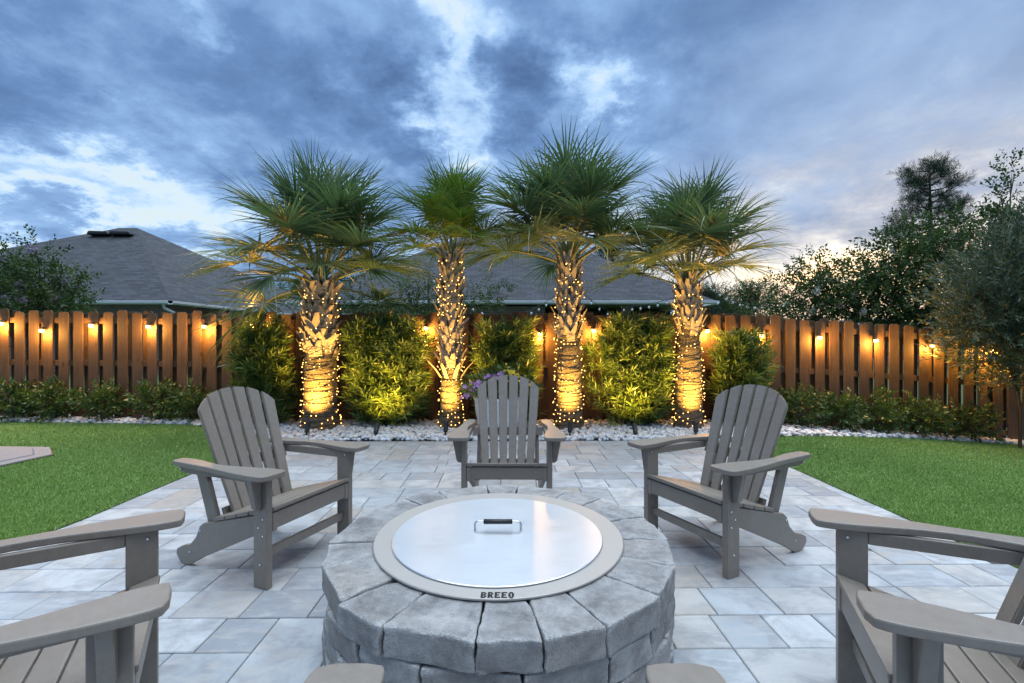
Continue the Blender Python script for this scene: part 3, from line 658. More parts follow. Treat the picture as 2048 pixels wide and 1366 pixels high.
def tree(name, loc, label, cat, clusters, tmpl, m, n, trunk_r, seed, lscale=1.0, blossoms=None, group=None, trunk_to=None, up=.4, nstem=1):
    """clusters: (x,y,z,rx,ry,rz,weight) relative to loc"""
    r = np.random.default_rng(seed); root = empty(name, loc, 0, label, cat, group); br = []
    cl = np.array([c[:6] for c in clusters], float); wt = np.array([c[6] if len(c) > 6 else c[3] * c[5] for c in clusters]); wt = wt / wt.sum()
    top = trunk_to if trunk_to is not None else (0, 0, cl[:, 2].min())
    for s in range(nstem):
        j = r.normal(size=2) * .12 * (nstem > 1); br.append(tube_np([(j[0], j[1], -.2), (j[0] * 1.3 + top[0] * .4 + r.normal() * trunk_r, j[1] * 1.3 + top[1] * .4, top[2] * .5), (top[0] + j[0], top[1] + j[1], top[2])], [trunk_r, trunk_r * .85, trunk_r * .6], 8))
    for c in cl:
        c0 = np.array(top) * np.array([1, 1, min(1, r.uniform(.75, 1))]); mid_ = (c0 + c[:3]) / 2 + r.normal(size=3) * .08 * np.linalg.norm(c[:3] - c0)
        br.append(tube_np([c0, mid_, c[:3]], [trunk_r * .5, trunk_r * .34, trunk_r * .12], 6))
        for q in range(5):
            e = c[:3] + r.normal(size=3) * c[3:6] * .45; br.append(tube_np([c[:3] * .8 + mid_ * .2, (c[:3] + e) / 2 + r.normal(size=3) * .03, e], [trunk_r * .14, trunk_r * .1, trunk_r * .03], 4))
    ob('trunk', tubes('trunk', br, M_BARK), root)
    ci = r.choice(len(cl), n, p=wt); u = r.normal(size=(n, 3)); u /= np.linalg.norm(u, axis=1, keepdims=True); rad = r.random(n) ** .42
    ph = ci * 1.7; lump = 1 + .25 * np.sin(u[:, 0] * 5 + ph) * np.sin(u[:, 1] * 4 + ph * 2) + .22 * np.cos(u[:, 2] * 6 + ph) + .1 * r.normal(size=n)
    P = cl[ci, :3] + u * (rad * lump)[:, None] * cl[ci, 3:6]
    ob('crown', foliage('crown', tmpl, P, u + np.array([0, 0, up]) + r.normal(size=(n, 3)) * .35, r.uniform(.7, 1.2, n) * lscale, m), root)
    if blossoms:
        nb, bm_, bs = blossoms
        for i in range(nb):
            c = cl[r.choice(len(cl), p=wt)]; uu = r.normal(size=3); uu /= np.linalg.norm(uu); uu[2] = abs(uu[2]) * .9; uu[1] = -abs(uu[1]); o = c[:3] + uu * c[3:6] * 1.02
            k = 90; d_ = r.normal(size=(k, 3)); d_ /= np.linalg.norm(d_, axis=1, keepdims=True); pp = d_ * r.random((k, 1)) ** .4 * np.array([bs, bs, bs * 1.3]); lv, lf = leaf_diamond(.05, .045)
            me = scatter('blossom', lv, lf, frames(r.normal(size=(k, 3))), pp, np.ones(k) * bs / .11, bm_); ob('blossom', me, root, o)
    return root
# left crape myrtle behind the fence
tree('crape_myrtle', (-9.35, 9.2, 0), 'lilac-flowering crape myrtle over the fence at the left edge', 'tree',
     [(-.6, 0, 2.0, .8, .6, .55), (.25, -.1, 1.95, .55, .5, .38), (.62, 0, 2.35, .28, .3, .25, .05), (.1, 0, 2.4, .4, .4, .28), (-.45, 0, 2.7, .2, .2, .3, .04), (-.95, 0, 2.5, .45, .4, .3), (.72, -.1, 1.9, .25, .3, .25), (.0, 0, 3.0, .14, .15, .2, .025)], MYR, M_MYRTLE, 900, .05, 101, 1.05, (18, M_LILAC, .085), 'crape myrtles beyond the fence', nstem=3)
# right crape myrtles
tree('crape_myrtle', (6.0, 9.6, -.1), 'crape myrtle with a few white blooms just right of the last palm', 'tree',
     [(-.4, 0, 1.75, .55, .5, .4), (.35, 0, 2.1, .6, .5, .5), (-.15, .1, 2.35, .4, .35, .35), (.75, 0, 2.5, .5, .4, .4), (.2, 0, 2.75, .22, .2, .25), (.9, 0, 1.8, .7, .5, .4)], MYR, M_MYRTLE, 760, .05, 102, 1.05, (9, M_WHITEFL, .07), 'crape myrtles beyond the fence', nstem=3)
tree('crape_myrtle', (8.1, 9.4, -.2), 'full dark crape myrtle in front of the tall pine', 'tree',
     [(-.6, 0, 2.3, .75, .6, .55), (.3, 0, 2.2, .9, .7, .6), (-.3, 0, 3.0, .55, .5, .45), (.5, .1, 3.1, .65, .5, .5), (-.75, 0, 2.9, .4, .4, .4), (0, 0, 3.5, .35, .3, .3), (.95, 0, 3.5, .3, .3, .45), (.6, 0, 1.7, .9, .5, .4), (-.6, 0, 1.7, .8, .5, .4)], MYR, M_MYRTLE, 1450, .06, 103, 1.15, (4, M_WHITEFL, .06), 'crape myrtles beyond the fence', nstem=3)
tree('crape_myrtle', (9.9, 9.3, -.3), 'crape myrtle with one tall arching shoot at the right edge', 'tree',
     [(0, 0, 2.4, .8, .6, .6), (-.4, 0, 3.1, .4, .4, .5), (.5, 0, 3.2, .7, .5, .6), (-.35, 0, 3.75, .2, .2, .35, .06), (-.15, 0, 4.25, .13, .12, .33, .035), (.03, 0, 4.75, .09, .09, .3, .03), (.3, 0, 3.8, .4, .3, .3), (.8, 0, 3.9, .4, .3, .35), (0, 0, 1.7, .9, .5, .4)], MYR, M_MYRTLE, 1150, .06, 104, 1.15, (5, M_LILAC, .07), 'crape myrtles beyond the fence', nstem=3)
# olive in the bed at the right
tree('olive_tree', (7.0, 6.45, g(7.0)), 'grey-green olive tree leaning in front of the fence at the right edge', 'tree',
     [(-.25, -.1, 2.35, .55, .5, .45), (.35, -.1, 2.5, .6, .5, .5), (-.45, -.15, 1.85, .5, .45, .4), (.2, -.2, 1.75, .7, .5, .45), (-.35, -.1, 1.35, .5, .4, .33), (.25, -.1, 1.2, .6, .45, .4), (-.55, -.1, 1.6, .4, .35, .3), (-.8, 0, 1.95, .25, .25, .2), (.6, 0, 2.1, .6, .5, .6), (.1, -.1, 2.9, .3, .3, .25)], OLV, M_OLIVE, 3900, .022, 105, 1.0, None, None, (-.05, 0, 1.0), .6)
# shrubs against the middle roof
tree('young_tree', (-2.0, 9.8, 0), 'thin leafy tree in front of the middle roof beside the black pole', 'tree',
     [(0, 0, 1.9, .5, .3, .3), (-.3, 0, 2.15, .3, .3, .25), (.15, 0, 2.35, .2, .2, .25), (.5, 0, 1.85, .35, .3, .3), (-.7, 0, 1.95, .4, .3, .25), (-1.2, 0, 1.85, .3, .3, .2)], MYR, M_MYRTLE, 330, .03, 106, .8, nstem=2)
tree('young_tree', (-.95, 9.9, 0), 'wispy branches rising right of the second palm', 'tree',
     [(0, 0, 1.9, .4, .3, .25), (.25, 0, 2.25, .25, .2, .15), (.5, 0, 2.0, .25, .2, .15), (.75, 0, 2.3, .15, .15, .12)], MYR, M_MYRTLE, 130, .02, 107, .75)
tree('young_tree', (-3.3, 9.9, 0), 'thin leafy branches beside the right side of the first palm', 'tree',
     [(0, 0, 2.1, .3, .25, .2), (-.25, 0, 2.45, .2, .2, .2), (.2, 0, 2.5, .12, .12, .15), (.1, 0, 1.8, .4, .3, .2)], MYR, M_MYRTLE, 120, .02, 108, .75)
# pine and distant trees
def pine(loc, H, crown0, W, label, seed, n=700, ls=1.0, grp=None):
    r = np.random.default_rng(seed); root = empty('pine_tree', loc, 0, label, 'tree', grp); br = [tube_np([(0, 0, -1), (W * .02, 0, H * .5), (0, 0, H * .97)], [.24 * H / 12, .18 * H / 12, .03], 8)]
    P, D = [], []
    nb = 46
    for i in range(nb):
        t = i / nb; z = crown0 + (H - crown0) * t; a = i * 2.4 + r.normal() * .3; L = W * .5 * (1 - .65 * t ** 1.6) * r.uniform(.45, 1.1); e = np.array([math.cos(a) * L, math.sin(a) * L, z + L * r.uniform(.05, .45)])
        br.append(tube_np([(0, 0, z), (e[0] * .5, e[1] * .5, z + L * .08), e], [.05 * H / 12, .035 * H / 12, .012], 5))
        for q in range(n // nb):
            s = .72 + .32 * r.random(); P.append(np.array([e[0] * s, e[1] * s, z + (e[2] - z) * s * s]) + r.normal(size=3) * np.array([.20, .20, .10]) * W / 4.5); D.append(np.array([e[0], e[1], 0]) * .25 / max(L, .1) + r.normal(size=3) * .7 + np.array([0, 0, .5]))
    ob('trunk', tubes('trunk', br, M_BARK), root); P, D = np.array(P), np.array(D)
    ob('crown', foliage('crown', PIN, P, D, r.uniform(.8, 1.2, len(P)) * ls, M_PINE), root)
pine((26.8, 30, -1), 13.6, 7.0, 4.8, 'tall dark pine standing above the right-hand trees', 201, 1300, 1.0)
pine((8.2, 38, -1), 10.2, 4, 5.5, 'dark pine top showing behind the right slope of the middle roof', 202, 900, 1.2)
pine((17.6, 42, -1), 6.9, 3, 3.4, 'small distant pine just right of the last palm crown', 203, 500, 1.1)
def far_tree(px, pyt, Y, W, label, seed, nb=9):
    x = (px - CX) / F * Y; H = CH + (CY - pyt) / F * Y + 1; r = np.random.default_rng(seed)
    cl = [(r.normal() * W * .22, 0, H * r.uniform(.45, .85), W * .22, W * .2, H * .14) for _ in range(nb)] + [(0, 0, H * .88, W * .2, W * .2, H * .1), (0, 0, H * .35, W * .4, W * .3, H * .2)]
    tree('far_tree', (x, Y, -1), label, 'tree', cl, MYR, M_MYRTLE, 1500, .12, seed, 2.6, None, 'trees far behind the houses')
far_tree(1440, 572, 48, 5.5, 'distant round tree right of the last palm', 301); far_tree(1490, 566, 50, 4.5, 'distant tree left of the right-hand crape myrtles', 302); far_tree(605, 562, 45, 4, 'distant tree top in the gap between the two roofs', 303)
far_tree(1290, 555, 44, 6, 'distant tree behind the right end of the middle roof', 304)
far_tree(2010, 520, 36, 7, 'distant tree behind the myrtles at the right edge', 305)

# ------------------------------------------------------------------ palms
def frond_mesh(e0, seed, m, sc=1.0):
    r = np.random.default_rng(seed); V, Fc, Rn = [], [], []; Lp = r.uniform(.66, .96) * sc; Rb = r.uniform(.84, 1.02) * sc
    n = 9; e = R(e0); bend = R(r.uniform(16, 34)) * (1.25 - .9 * math.sin(max(0, e))); p = np.zeros(3); path = [p.copy()]; el = e
    for i in range(n):
        el -= bend / n; p = p + np.array([0, math.cos(el), math.sin(el)]) * Lp / n; path.append(p.copy())
    pet = tube_np(path, np.linspace(.019, .010, n + 1) * sc, 5)
    # costa inside the blade
    cost = [p.copy()]; els = [el]; cb = R(r.uniform(20, 44)) * (1.2 - .6 * math.sin(max(0, e)))
    for i in range(6):
        el -= cb / 6; p = p + np.array([0, math.cos(el), math.sin(el)]) * Rb * .20 / 6; cost.append(p.copy()); els.append(el)
    s = np.array([1., 0, 0]); ns = 54; o = 0; fs = np.array([.0, .16, .34, .52, .70, .86, 1.0])
    for i in range(ns):
        phi = R(-128 + 256 * i / (ns - 1)) + r.normal() * .012; w_ = max(0, math.cos(phi)); ti = w_ ** 1.5 * 6; k = int(min(5, ti)); fr = ti - k
        org = cost[k] * (1 - fr) + cost[k + 1] * fr if k < 6 else cost[6]; ce = els[min(6, k)]
        c = np.array([0, math.cos(ce), math.sin(ce)]); nn = np.cross(s, c)
        d = math.cos(phi) * c + math.sin(phi) * s + nn * .26 * abs(math.sin(phi)) ; d /= np.linalg.norm(d)
        L = Rb * (.84 + .16 * math.cos(phi)) * (1 - .14 * w_ ** 1.5) * r.uniform(.88, 1.08)
        tv = -math.sin(phi) * c + math.cos(phi) * s; tv = tv + nn * r.normal() * .25; tv /= np.linalg.norm(tv); dr = r.uniform(.05, .30) * L * (1.0 if r.random() < .85 else 2.2)
        wd = np.array([.003, .0125, .0145, .0110, .0072, .0038, .0006]) * sc * 1.05
        side = np.array([.0, 0, 0])
        for q, f_ in enumerate(fs):
            pt = org + d * L * f_ + np.array([0, 0, -1.]) * dr * f_ ** 2.6 + s * r.normal() * .0 ; fold = nn * wd[q] * .35
            V += [pt - tv * wd[q] * .95 + fold, pt - fold * .4, pt + tv * wd[q] * .95 + fold]
        rn = r.random(); Rn += [min(1, rn * .85 + (.25 if q > 4 else 0)) for q in range(7) for _ in range(3)]
        for q in range(6): b = o + q * 3; Fc += [(b, b + 1, b + 4, b + 3), (b + 1, b + 2, b + 5, b + 4)]
        o += 21
    me = np_mesh('frond', np.array(V), np.array(Fc), m, False, np.array(Rn)); mp = tubes('petiole', [pet], M_PETIOLE)
    return me, mp
def boot_mesh(L, W, fork, out, seed):
    """split leaf base: a tapering curved slab that forks at its top (origin at its foot, +Z up, +Y out)"""
    r = np.random.default_rng(seed); bm = bmesh.new(); th = .016
    def strip(xc0, xc1, xc2, w0, w1, w2, L_):
        rows = []
        for t, xc, wd in ((0, xc0, w0), (.5, xc1, w1), (1, xc2, w2)):
            yv = out * t ** 1.3 * L_; z = L_ * t; h = th * (1.2 - .6 * t)
            rows.append([bm.verts.new(q) for q in ((xc - wd, yv - .004, z), (xc, yv + h * .5, z), (xc + wd, yv - .004, z), (xc, yv - h, z))])
        for a, b in zip(rows, rows[1:]):
            for i in range(4): bm.faces.new((a[i], a[(i + 1) % 4], b[(i + 1) % 4], b[i]))
        bm.faces.new(rows[-1]); bm.faces.new(rows[0][::-1])
    strip(0, -W * .28, -W * fork, W * .62, W * .42, W * .20, L); strip(0.002, W * .28, W * fork * r.uniform(.8, 1.1), W * .60, W * .40, W * .18, L * r.uniform(.85, 1.05))
    bmesh.ops.recalc_face_normals(bm, faces=bm.faces[:])
    return bm_mesh('leaf_base', bm, M_BOOT)
BOOTS = [boot_mesh(.20, .115, .58, .42, 1), boot_mesh(.23, .105, .75, .48, 2), boot_mesh(.17, .12, .5, .34, 3), boot_mesh(.21, .10, .85, .44, 4)]
FR = {}
def get_frond(e, m, key):
    b = int(round(e / 10.0)) * 10; v = random.randint(0, 1)
    if (b, v, key) not in FR: FR[(b, v, key)] = frond_mesh(b, 1000 + b * 3 + v, m)
    return FR[(b, v, key)]
def palm(px, Y, base_r, neck_r, boot0, top, sc, nf, e_lo, label, seed, fm=M_FROND, key='a', flare=False, lean=0.0):
    random.seed(seed); r = np.random.default_rng(seed); x = (px - CX) / F * Y
    root = empty('palm_tree', (x, Y, 0), 0, label, 'palm tree', 'row of four fan palms wrapped in fairy lights')
    zs = np.linspace(0, top, 40); rad = np.interp(zs, [0, .06, .25, boot0 * .7, boot0, top], [base_r * 1.28, base_r * 1.15, base_r, base_r * .97, neck_r * .88, neck_r * .72]); rad *= 1 + .02 * np.sin(zs * 70) + .02 * r.normal(size=40)
    ob('trunk', tubes('trunk', [tube_np(np.stack([lean * zs ** 1.5, 0 * zs, zs - .02], 1), rad, 28)], M_TRUNK), root)
    # leaf bases in a spiral
    z = boot0; a = 0; nb = 0; dz = .0138 * (.21 / max(neck_r, .175))
    while z < top - .02 and nb < 140:
        t = (z - boot0) / (top - boot0); rr = np.interp(z, zs, rad) * .97; o = ob('leaf_base', BOOTS[int(r.integers(0, 4))], root, (math.cos(a) * rr + lean * z ** 1.5, math.sin(a) * rr, z - .03))
        s = r.uniform(.85, 1.15) * (.95 + .1 * (1 - t)); o.rotation_euler = (R(r.uniform(-6, 10) - 4 * t), R(r.normal() * 7), a - math.pi / 2); o.scale = (s * max(.8, neck_r / .205), s * .85, s)
        a += 2.399963 + r.normal() * .08; z += dz; nb += 1
    if flare:
        fl = boot_mesh(.30, .06, .25, .8, 9)
        for aa, s in ((math.pi * 1.02, 1.0), (-.1, .85), (4.4, .7), (5.2, .7), (3.6, .8)): ob('leaf_base', fl, root, (math.cos(aa) * base_r * .95, math.sin(aa) * base_r * .95, boot0 - .13), (0, 0, aa - math.pi / 2), s)
    # crown
    for i in range(nf):
        t = i / (nf - 1); e = 86 - (86 - e_lo) * t ** 1.0 + r.normal() * 4; az = i * 2.399963 + r.normal() * .15
        me, mp = get_frond(e, fm, key); s = sc * r.uniform(.9, 1.08) * (1 + .03 * max(0, math.sin(R(e))) ** 2)
        o = ob('frond', me, root, (lean * top ** 1.5 + math.cos(az + math.pi / 2) * .05, math.sin(az + math.pi / 2) * .05, top - .10 + .22 * (1 - t)), (r.normal() * .06, r.normal() * .06, az), s)
        ob('petiole', mp, o)
    # fairy lights: a wire wound round the trunk, with bulbs
    fl = empty('fairy_lights', (x, Y, 0), 0, label.split(' palm')[0].replace('fan', '') and FAIRY[seed], 'string lights', 'warm fairy lights wound round the palms')
    turns = boot0 / .055 + (top - boot0) / .058; n = int(turns * 22); th = np.linspace(0, turns * 2 * math.pi, n); zz = np.interp(np.linspace(0, 1, n), [0, (boot0 / .055) / turns, 1], [.05, boot0, top - .06]); zz = zz + .022 * np.sin(th * 1.31 + seed) + .012 * np.sin(th * .37)
    rr = np.interp(zz, zs, rad) + np.where(zz > boot0, .035 + .02 * np.sin(th * 3.3), .006)
    path = np.stack([np.cos(th) * rr + lean * np.maximum(zz, 0) ** 1.5, np.sin(th) * rr, zz], 1)
    ob('wire', tubes('wire', [tube_np(path, .0032, 4)], M_WIRE), fl)
    nbulb = int(turns * 6.8); bi = r.choice(n, nbulb, replace=False); out = np.stack([np.cos(th[bi]), np.sin(th[bi]), r.normal(size=nbulb) * .5], 1); bp = path[bi] + out * r.uniform(.006, .03, (nbulb, 1))
    tag(ob('bulbs', scatter('bulbs', IV0, IF0, np.repeat(np.eye(3)[None], nbulb, 0), bp, r.uniform(.0058, .0085, nbulb), M_FAIRY, None, True), fl), kind='stuff')
    return root
FAIRY = {11: 'warm fairy lights wound round the thick leftmost palm trunk', 12: 'warm fairy lights wound round the slim second palm trunk', 13: 'warm fairy lights wound round the third palm trunk', 14: 'warm fairy lights wound round the rightmost palm trunk'}
palm(641, 6.5, .225, .235, 1.02, 2.06, 1.02, 33, 18, 'leftmost fan palm, thickest trunk, with wide drooping crown', 11)
palm(902, 6.5, .150, .150, .85, 2.42, .67, 23, 24, 'second fan palm from the left, slim trunk and small yellow-green crown', 12, M_FROND2, 'b', True)
palm(1138, 6.5, .185, .165, 1.22, 2.36, .95, 29, 20, 'third fan palm from the left, the tallest crown', 13, lean=.0)
palm(1377, 6.5, .180, .160, 1.30, 2.05, .85, 27, 24, 'rightmost fan palm with round upright crown', 14)

# ================================================================== LIGHT FITTINGS
cap_me = lathe('cap', [(.0, .036), (.018, .036), (.028, .022), (.031, .0), (.026, .0)], M_BLACK, 16); bulb_me = lathe('bulb', [(.001, -.040), (.020, -.034), (.030, -.016), (.026, .004), (.008, .016)], M_BULB, 14)
arm_me = box('bracket', -.008, .008, .0, .062, .018, .034, M_BLACK)
FL = [(2, 645), (83, 659), (182, 649), (296, 651), (408, 651), (516, 650), (852, 654), (1080, 666), (1187, 659), (1415, 660), (1523, 669), (1640, 673), (1752, 679), (1864, 690), (1985, 700)]
FLB = ['at the picture\'s left edge', 'second from the left edge, hung lower than its neighbours', 'third from the left edge', 'fourth from the left edge', 'fifth from the left edge', 'behind the narrow bush left of the first palm', 'between the broad bush and the second palm', 'left of the third palm trunk', 'right of the third palm trunk', 'right of the fourth palm trunk', 'just right of the shorter bush', 'fourth from the right edge', 'third from the right edge', 'left of the olive tree', 'hidden behind the olive tree foliage']
for (px, py), s in zip(FL, FLB):
    p = at(px, py, FY - .085); e = empty('fence_light', p, 0, 'glowing amber fence light ' + s, 'light', 'amber lights along the fence top')
    ob('cap', cap_me, e, (0, 0, -.008)); ob('bulb', bulb_me, e, (0, 0, -.012)); ob('bracket', arm_me, e)
    ld = bpy.data.lights.new('bulb_light', 'POINT'); ld.energy = 9.0 if px < 1900 else 34.0; ld.color = (1.0, .46, .08); ld.shadow_soft_size = .02
    lo = bpy.data.objects.new('bulb_light', ld); link(lo, e); lo.location = (0, -.03, -.075)
# garden spotlights
body_me = lathe('housing', [(.012, 0), (.026, .006), (.030, .03), (.031, .115), (.034, .12), (.034, .145), (.028, .147)], M_BLACK, 18); lens_me = lathe('lens', [(.0005, .139), (.027, .138)], M_LENS, 18, cap=False)
stake_me = lathe('stake', [(.001, -.09), (.008, -.03), (.010, .05), (.016, .06)], M_BLACK, 10)
def spot(px, py, Y, target, energy, label, size=104):
    x = (px - CX) / F * Y; e = empty('garden_spotlight', (x, Y, g(x) + .02), 0, label, 'spotlight', 'black stake spotlights in the pebbles')
    ob('stake', stake_me, e); d = (Vector(target) - Vector((x, Y, .1))).normalized(); q = d.to_track_quat('Z', 'Y').to_euler()
    h = ob('housing', body_me, e, (0, 0, .045), q); ob('lens', lens_me, h)
    ld = bpy.data.lights.new('spot_beam', 'SPOT'); ld.energy = energy; ld.color = (1.0, .54, .09); ld.spot_size = R(size); ld.spot_blend = 1.0; ld.shadow_soft_size = .03
    lo = bpy.data.objects.new('spot_beam', ld); link(lo, e); lo.location = Vector((0, 0, .045)) + d * .155; lo.rotation_euler = d.to_track_quat('-Z', 'Y').to_euler()
def xy(px, Y): return (px - CX) / F * Y
spot(613, 862, 5.92, (xy(645, 6.5), 6.45, 1.0), 125, 'black spotlight at the foot of the leftmost palm')
spot(751, 866, 5.84, (xy(778, 6.6), 6.6, .85), 82, 'black spotlight in front of the broad bush')
spot(891, 862, 5.95, (xy(903, 6.5), 6.47, 1.0), 96, 'black spotlight at the foot of the slim second palm')
spot(1140, 866, 5.92, (xy(1138, 6.5), 6.45, 1.05), 118, 'black spotlight at the foot of the third palm')
spot(1271, 866, 5.84, (xy(1256, 6.6), 6.6, .85), 82, 'black spotlight in front of the dense bush right of the third palm')
spot(1392, 868, 5.92, (xy(1379, 6.5), 6.45, 1.05), 118, 'black spotlight at the foot of the rightmost palm, behind the right chair')
# cafe string lights beyond the fence and their poles
cb = lathe('bulb', [(.001, -.11), (.018, -.10), (.030, -.075), (.026, -.045), (.013, -.028), (.012, -.01)], M_CLEAR, 10); ck = lathe('socket', [(.013, -.03), (.016, -.025), (.016, .01), (.006, .018)], M_BLACK, 8)
def cafe(p0, p1, sag, n, label):
    p0, p1 = Vector(p0), Vector(p1); e = empty('string_lights', p0, 0, label, 'string lights', 'unlit bulb strings over the neighbouring yard')
    f = lambda t: p0.lerp(p1, t) - Vector((0, 0, sag * 4 * t * (1 - t))) - p0
    ob('cable', tubes('cable', [tube_np([tuple(f(i / 24)) for i in range(25)], .007, 5)], M_WIRE), e)
    for i in range(n):
        q = f((i + .5) / n); b = ob('bulb', cb, e, q + Vector((0, 0, -.03))); ob('socket', ck, b)
pole_me = lathe('shaft', [(.0225, 0), (.0225, 2.6), (.01, 2.61)], M_BLACK, 10); 
def pole(px, pyt, Y, label):
    p = at(px, pyt, Y); e = empty('light_pole', (p.x, Y, g(p.x)), 0, label, 'pole'); s = (p.z - g(p.x)) / 2.61
    ob('shaft', pole_me, e, None, None, (1, 1, s)); ob('hook', tubes('hook', [tube_np([(0, 0, p.z - g(p.x) - .02), (.05, 0, p.z - g(p.x) + .03), (.10, 0, p.z - g(p.x) - .01)], .008, 5)], M_BLACK), e)
pole(857, 543, 10.2, 'thin black pole for string lights left of the second palm'); pole(1631, 572, 10.0, 'thin black pole among the right-hand crape myrtles')
cafe(at(857, 545, 10.2), at(1140, 560, 13), .95, 17, 'unlit bulb string sagging between the black pole and the third palm')
cafe(at(1140, 560, 13), at(1410, 560, 14), 1.15, 17, 'unlit bulb string sagging between the third and fourth palms')
cafe(at(1410, 560, 14), at(1631, 575, 10.0), .55, 14, 'unlit bulb string running from the fourth palm to the right-hand pole')
cafe(at(1240, 615, 13.4), at(1400, 575, 12), .12, 9, 'unlit bulb string rising to the fourth palm crown')

# ================================================================== FIRE PIT
PC = (-.05, 2.0); PH = .39
pit = empty('fire_pit', (*PC, 0), 0, 'round grey stone fire pit in the middle of the patio', 'fire pit')
def stone(a0, a1, r0, r1, z0, z1, seed):
    r = random.Random(seed); gap = .0026; a0, a1 = R(a0), R(a1); bm = bmesh.new()
    def pt(rr, a, off): c, s = math.cos(a), math.sin(a); return Vector((rr * c - off * s, rr * s + off * c))
    r1 *= 1 + r.uniform(-.012, .012); q = r.uniform(.0, .004)
    c4 = [pt(r0, a0, gap + q), pt(r1, a0, gap), pt(r1, a1, -gap), pt(r0, a1, -gap - q)]; c = sum(c4, Vector((0, 0))) / 4; zc = (z0 + z1) / 2
    nz = 3; N1, N2 = 7, 5
    box_bm(bm, -1, 1, -1, 1, -1, 1); bmesh.ops.bevel(bm, geom=bm.edges[:], offset=.13, segments=2, affect='EDGES', profile=.6)
    bmesh.ops.subdivide_edges(bm, edges=[e for e in bm.edges if e.calc_length() > 1], cuts=6, use_grid_fill=True)
    dz = r.uniform(-.003, .003); wd = (c4[2] - c4[1]).length
    for v in bm.verts:
        # even out the bevel so it is about 12 mm on every axis
        def sq(t, half): 
            b = .0075 / half; return math.copysign((abs(t) - .87) / .13 * b + 1 - b, t) if abs(t) > .87 else t / .87 * (1 - b)
        u, vv, w_ = sq(v.co.x, (r1 - r0) / 2), sq(v.co.y, wd / 2), sq(v.co.z, (z1 - z0) / 2)
        lo = c4[0].lerp(c4[1], (u + 1) / 2); hi = c4[3].lerp(c4[2], (u + 1) / 2); p2 = lo.lerp(hi, (vv + 1) / 2); z = zc + w_ * (z1 - z0) / 2 * .985 + dz * (1 if w_ > 0 else 0)
        p = Vector((p2.x, p2.y, z)); k = Vector((p.x + seed * 3.1, p.y + seed * 1.7, p.z))
        e = (max(abs(u), 0) > .9) + (abs(vv) > .9) + (abs(w_) > .9); amp = .0014 + .0034 * (e >= 2)
        nv = mnoise.noise_vector(k * 22) * amp * 1.3 + mnoise.noise_vector(k * 60) * amp * .8; v.co = p + nv - Vector((p2.x - c.x, p2.y - c.y, 0)) * (.010 * max(0, mnoise.noise(k * 15)) if e >= 2 else 0)
    return bm_mesh('cap_stone', bm, M_STONE, True)
CAPA = [-158.2, -134.9, -118, -94.3, -78.6, -62.8, -41.3, -21.8, -2, 18.5, 42.3, 59.4, 83, 97.8, 121.3, 137, 160.8, 185.7, 201.8]
ch_ = PH / 4
for i in range(18): ob('cap_stone', stone(CAPA[i], CAPA[i + 1], .475, .712, PH - ch_, PH, i + 1), pit)
rr_ = random.Random(5)
for c in range(3):
    a = -170 + c * 9.5 + 4; b = a
    while b < a + 357:
        wd = rr_.choice([16, 19.5, 22.5, 24.5]); e = b + wd
        if a + 360 - e < 13: e = a + 360
        ob('wall_stone', stone(b, e, .50, .705, c * ch_ + .0005, (c + 1) * ch_ - .0015, 100 + c * 40 + int(b) % 37), pit); b = e
ob('gap_shade_core', lathe('gap_shade_core', [(.50, .0), (.50, PH - .04), (.485, PH - .04), (.485, 0)], M_INK_GAPSHADE, 40, True, False), pit)  # near-black cylinder added behind the stones so their gaps look shaded
rim = ob('rim', lathe('rim', [(.40, .0), (.516, .0), (.5185, .003), (.5185, .008), (.516, .0105), (.40, .0105)], M_RIM, 96, False), pit, (-.005, .004, PH + .002)); rim['label'] = 'wide satin steel rim ring with dark lettering'
ob('drum', lathe('drum', [(.42, -.35), (.42, -.001), (.416, -.001), (.416, -.345)], M_RIM, 64, True, False), rim)
GLYPH = {'B': '11110 11011 11110 11011 11110', 'R': '11110 11011 11110 11110 11011', 'E': '11111 11000 11110 11000 11111', 'O': '01110 11011 11011 11011 01110'}
bm = bmesh.new(); cw, chh = .0037, .0070
for li, ch in enumerate('BREEO'):
    for ri, row in enumerate(GLYPH[ch].split()):
        c0 = 0
        while c0 < 5:
            if row[c0] == '1':
                c1 = c0
                while c1 < 5 and row[c1] == '1': c1 += 1
                x0 = (li * 6 - 14.5 + c0) * cw; x1 = (li * 6 - 14.5 + c1) * cw; box_bm(bm, x0, x1, (4 - ri) * chh, (5 - ri) * chh - .0002, -.0002, .0006); c0 = c1
            else: c0 += 1
ob('lettering', bm_mesh('lettering', bm, M_INK_GAPSHADE), rim, (.008, -.5145, .0108))
lid = ob('lid', lathe('lid', [(.0005, .0), (.434, .0), (.437, .0015), (.437, .0045), (.435, .006), (.0005, .0065)], M_LID, 96, False), pit, (-.010, -.017, PH + .0135)); lid['label'] = 'round brushed stainless steel lid'
hp = [(-.098, .02, .006), (-.098, .02, .033), (-.094, .02, .041), (-.085, .02, .045), (.085, .02, .045), (.094, .02, .041), (.098, .02, .033), (.098, .02, .006)]
ob('handle', tubes('handle', [tube_np(hp, .0048, 10)], M_CHROME), lid); ob('grip', tubes('grip', [tube_np([(-.062, .02, .045), (-.06, .02, .045), (.06, .02, .045), (.062, .02, .045)], [.006, .0105, .0105, .006], 14)], M_BLACK), lid)

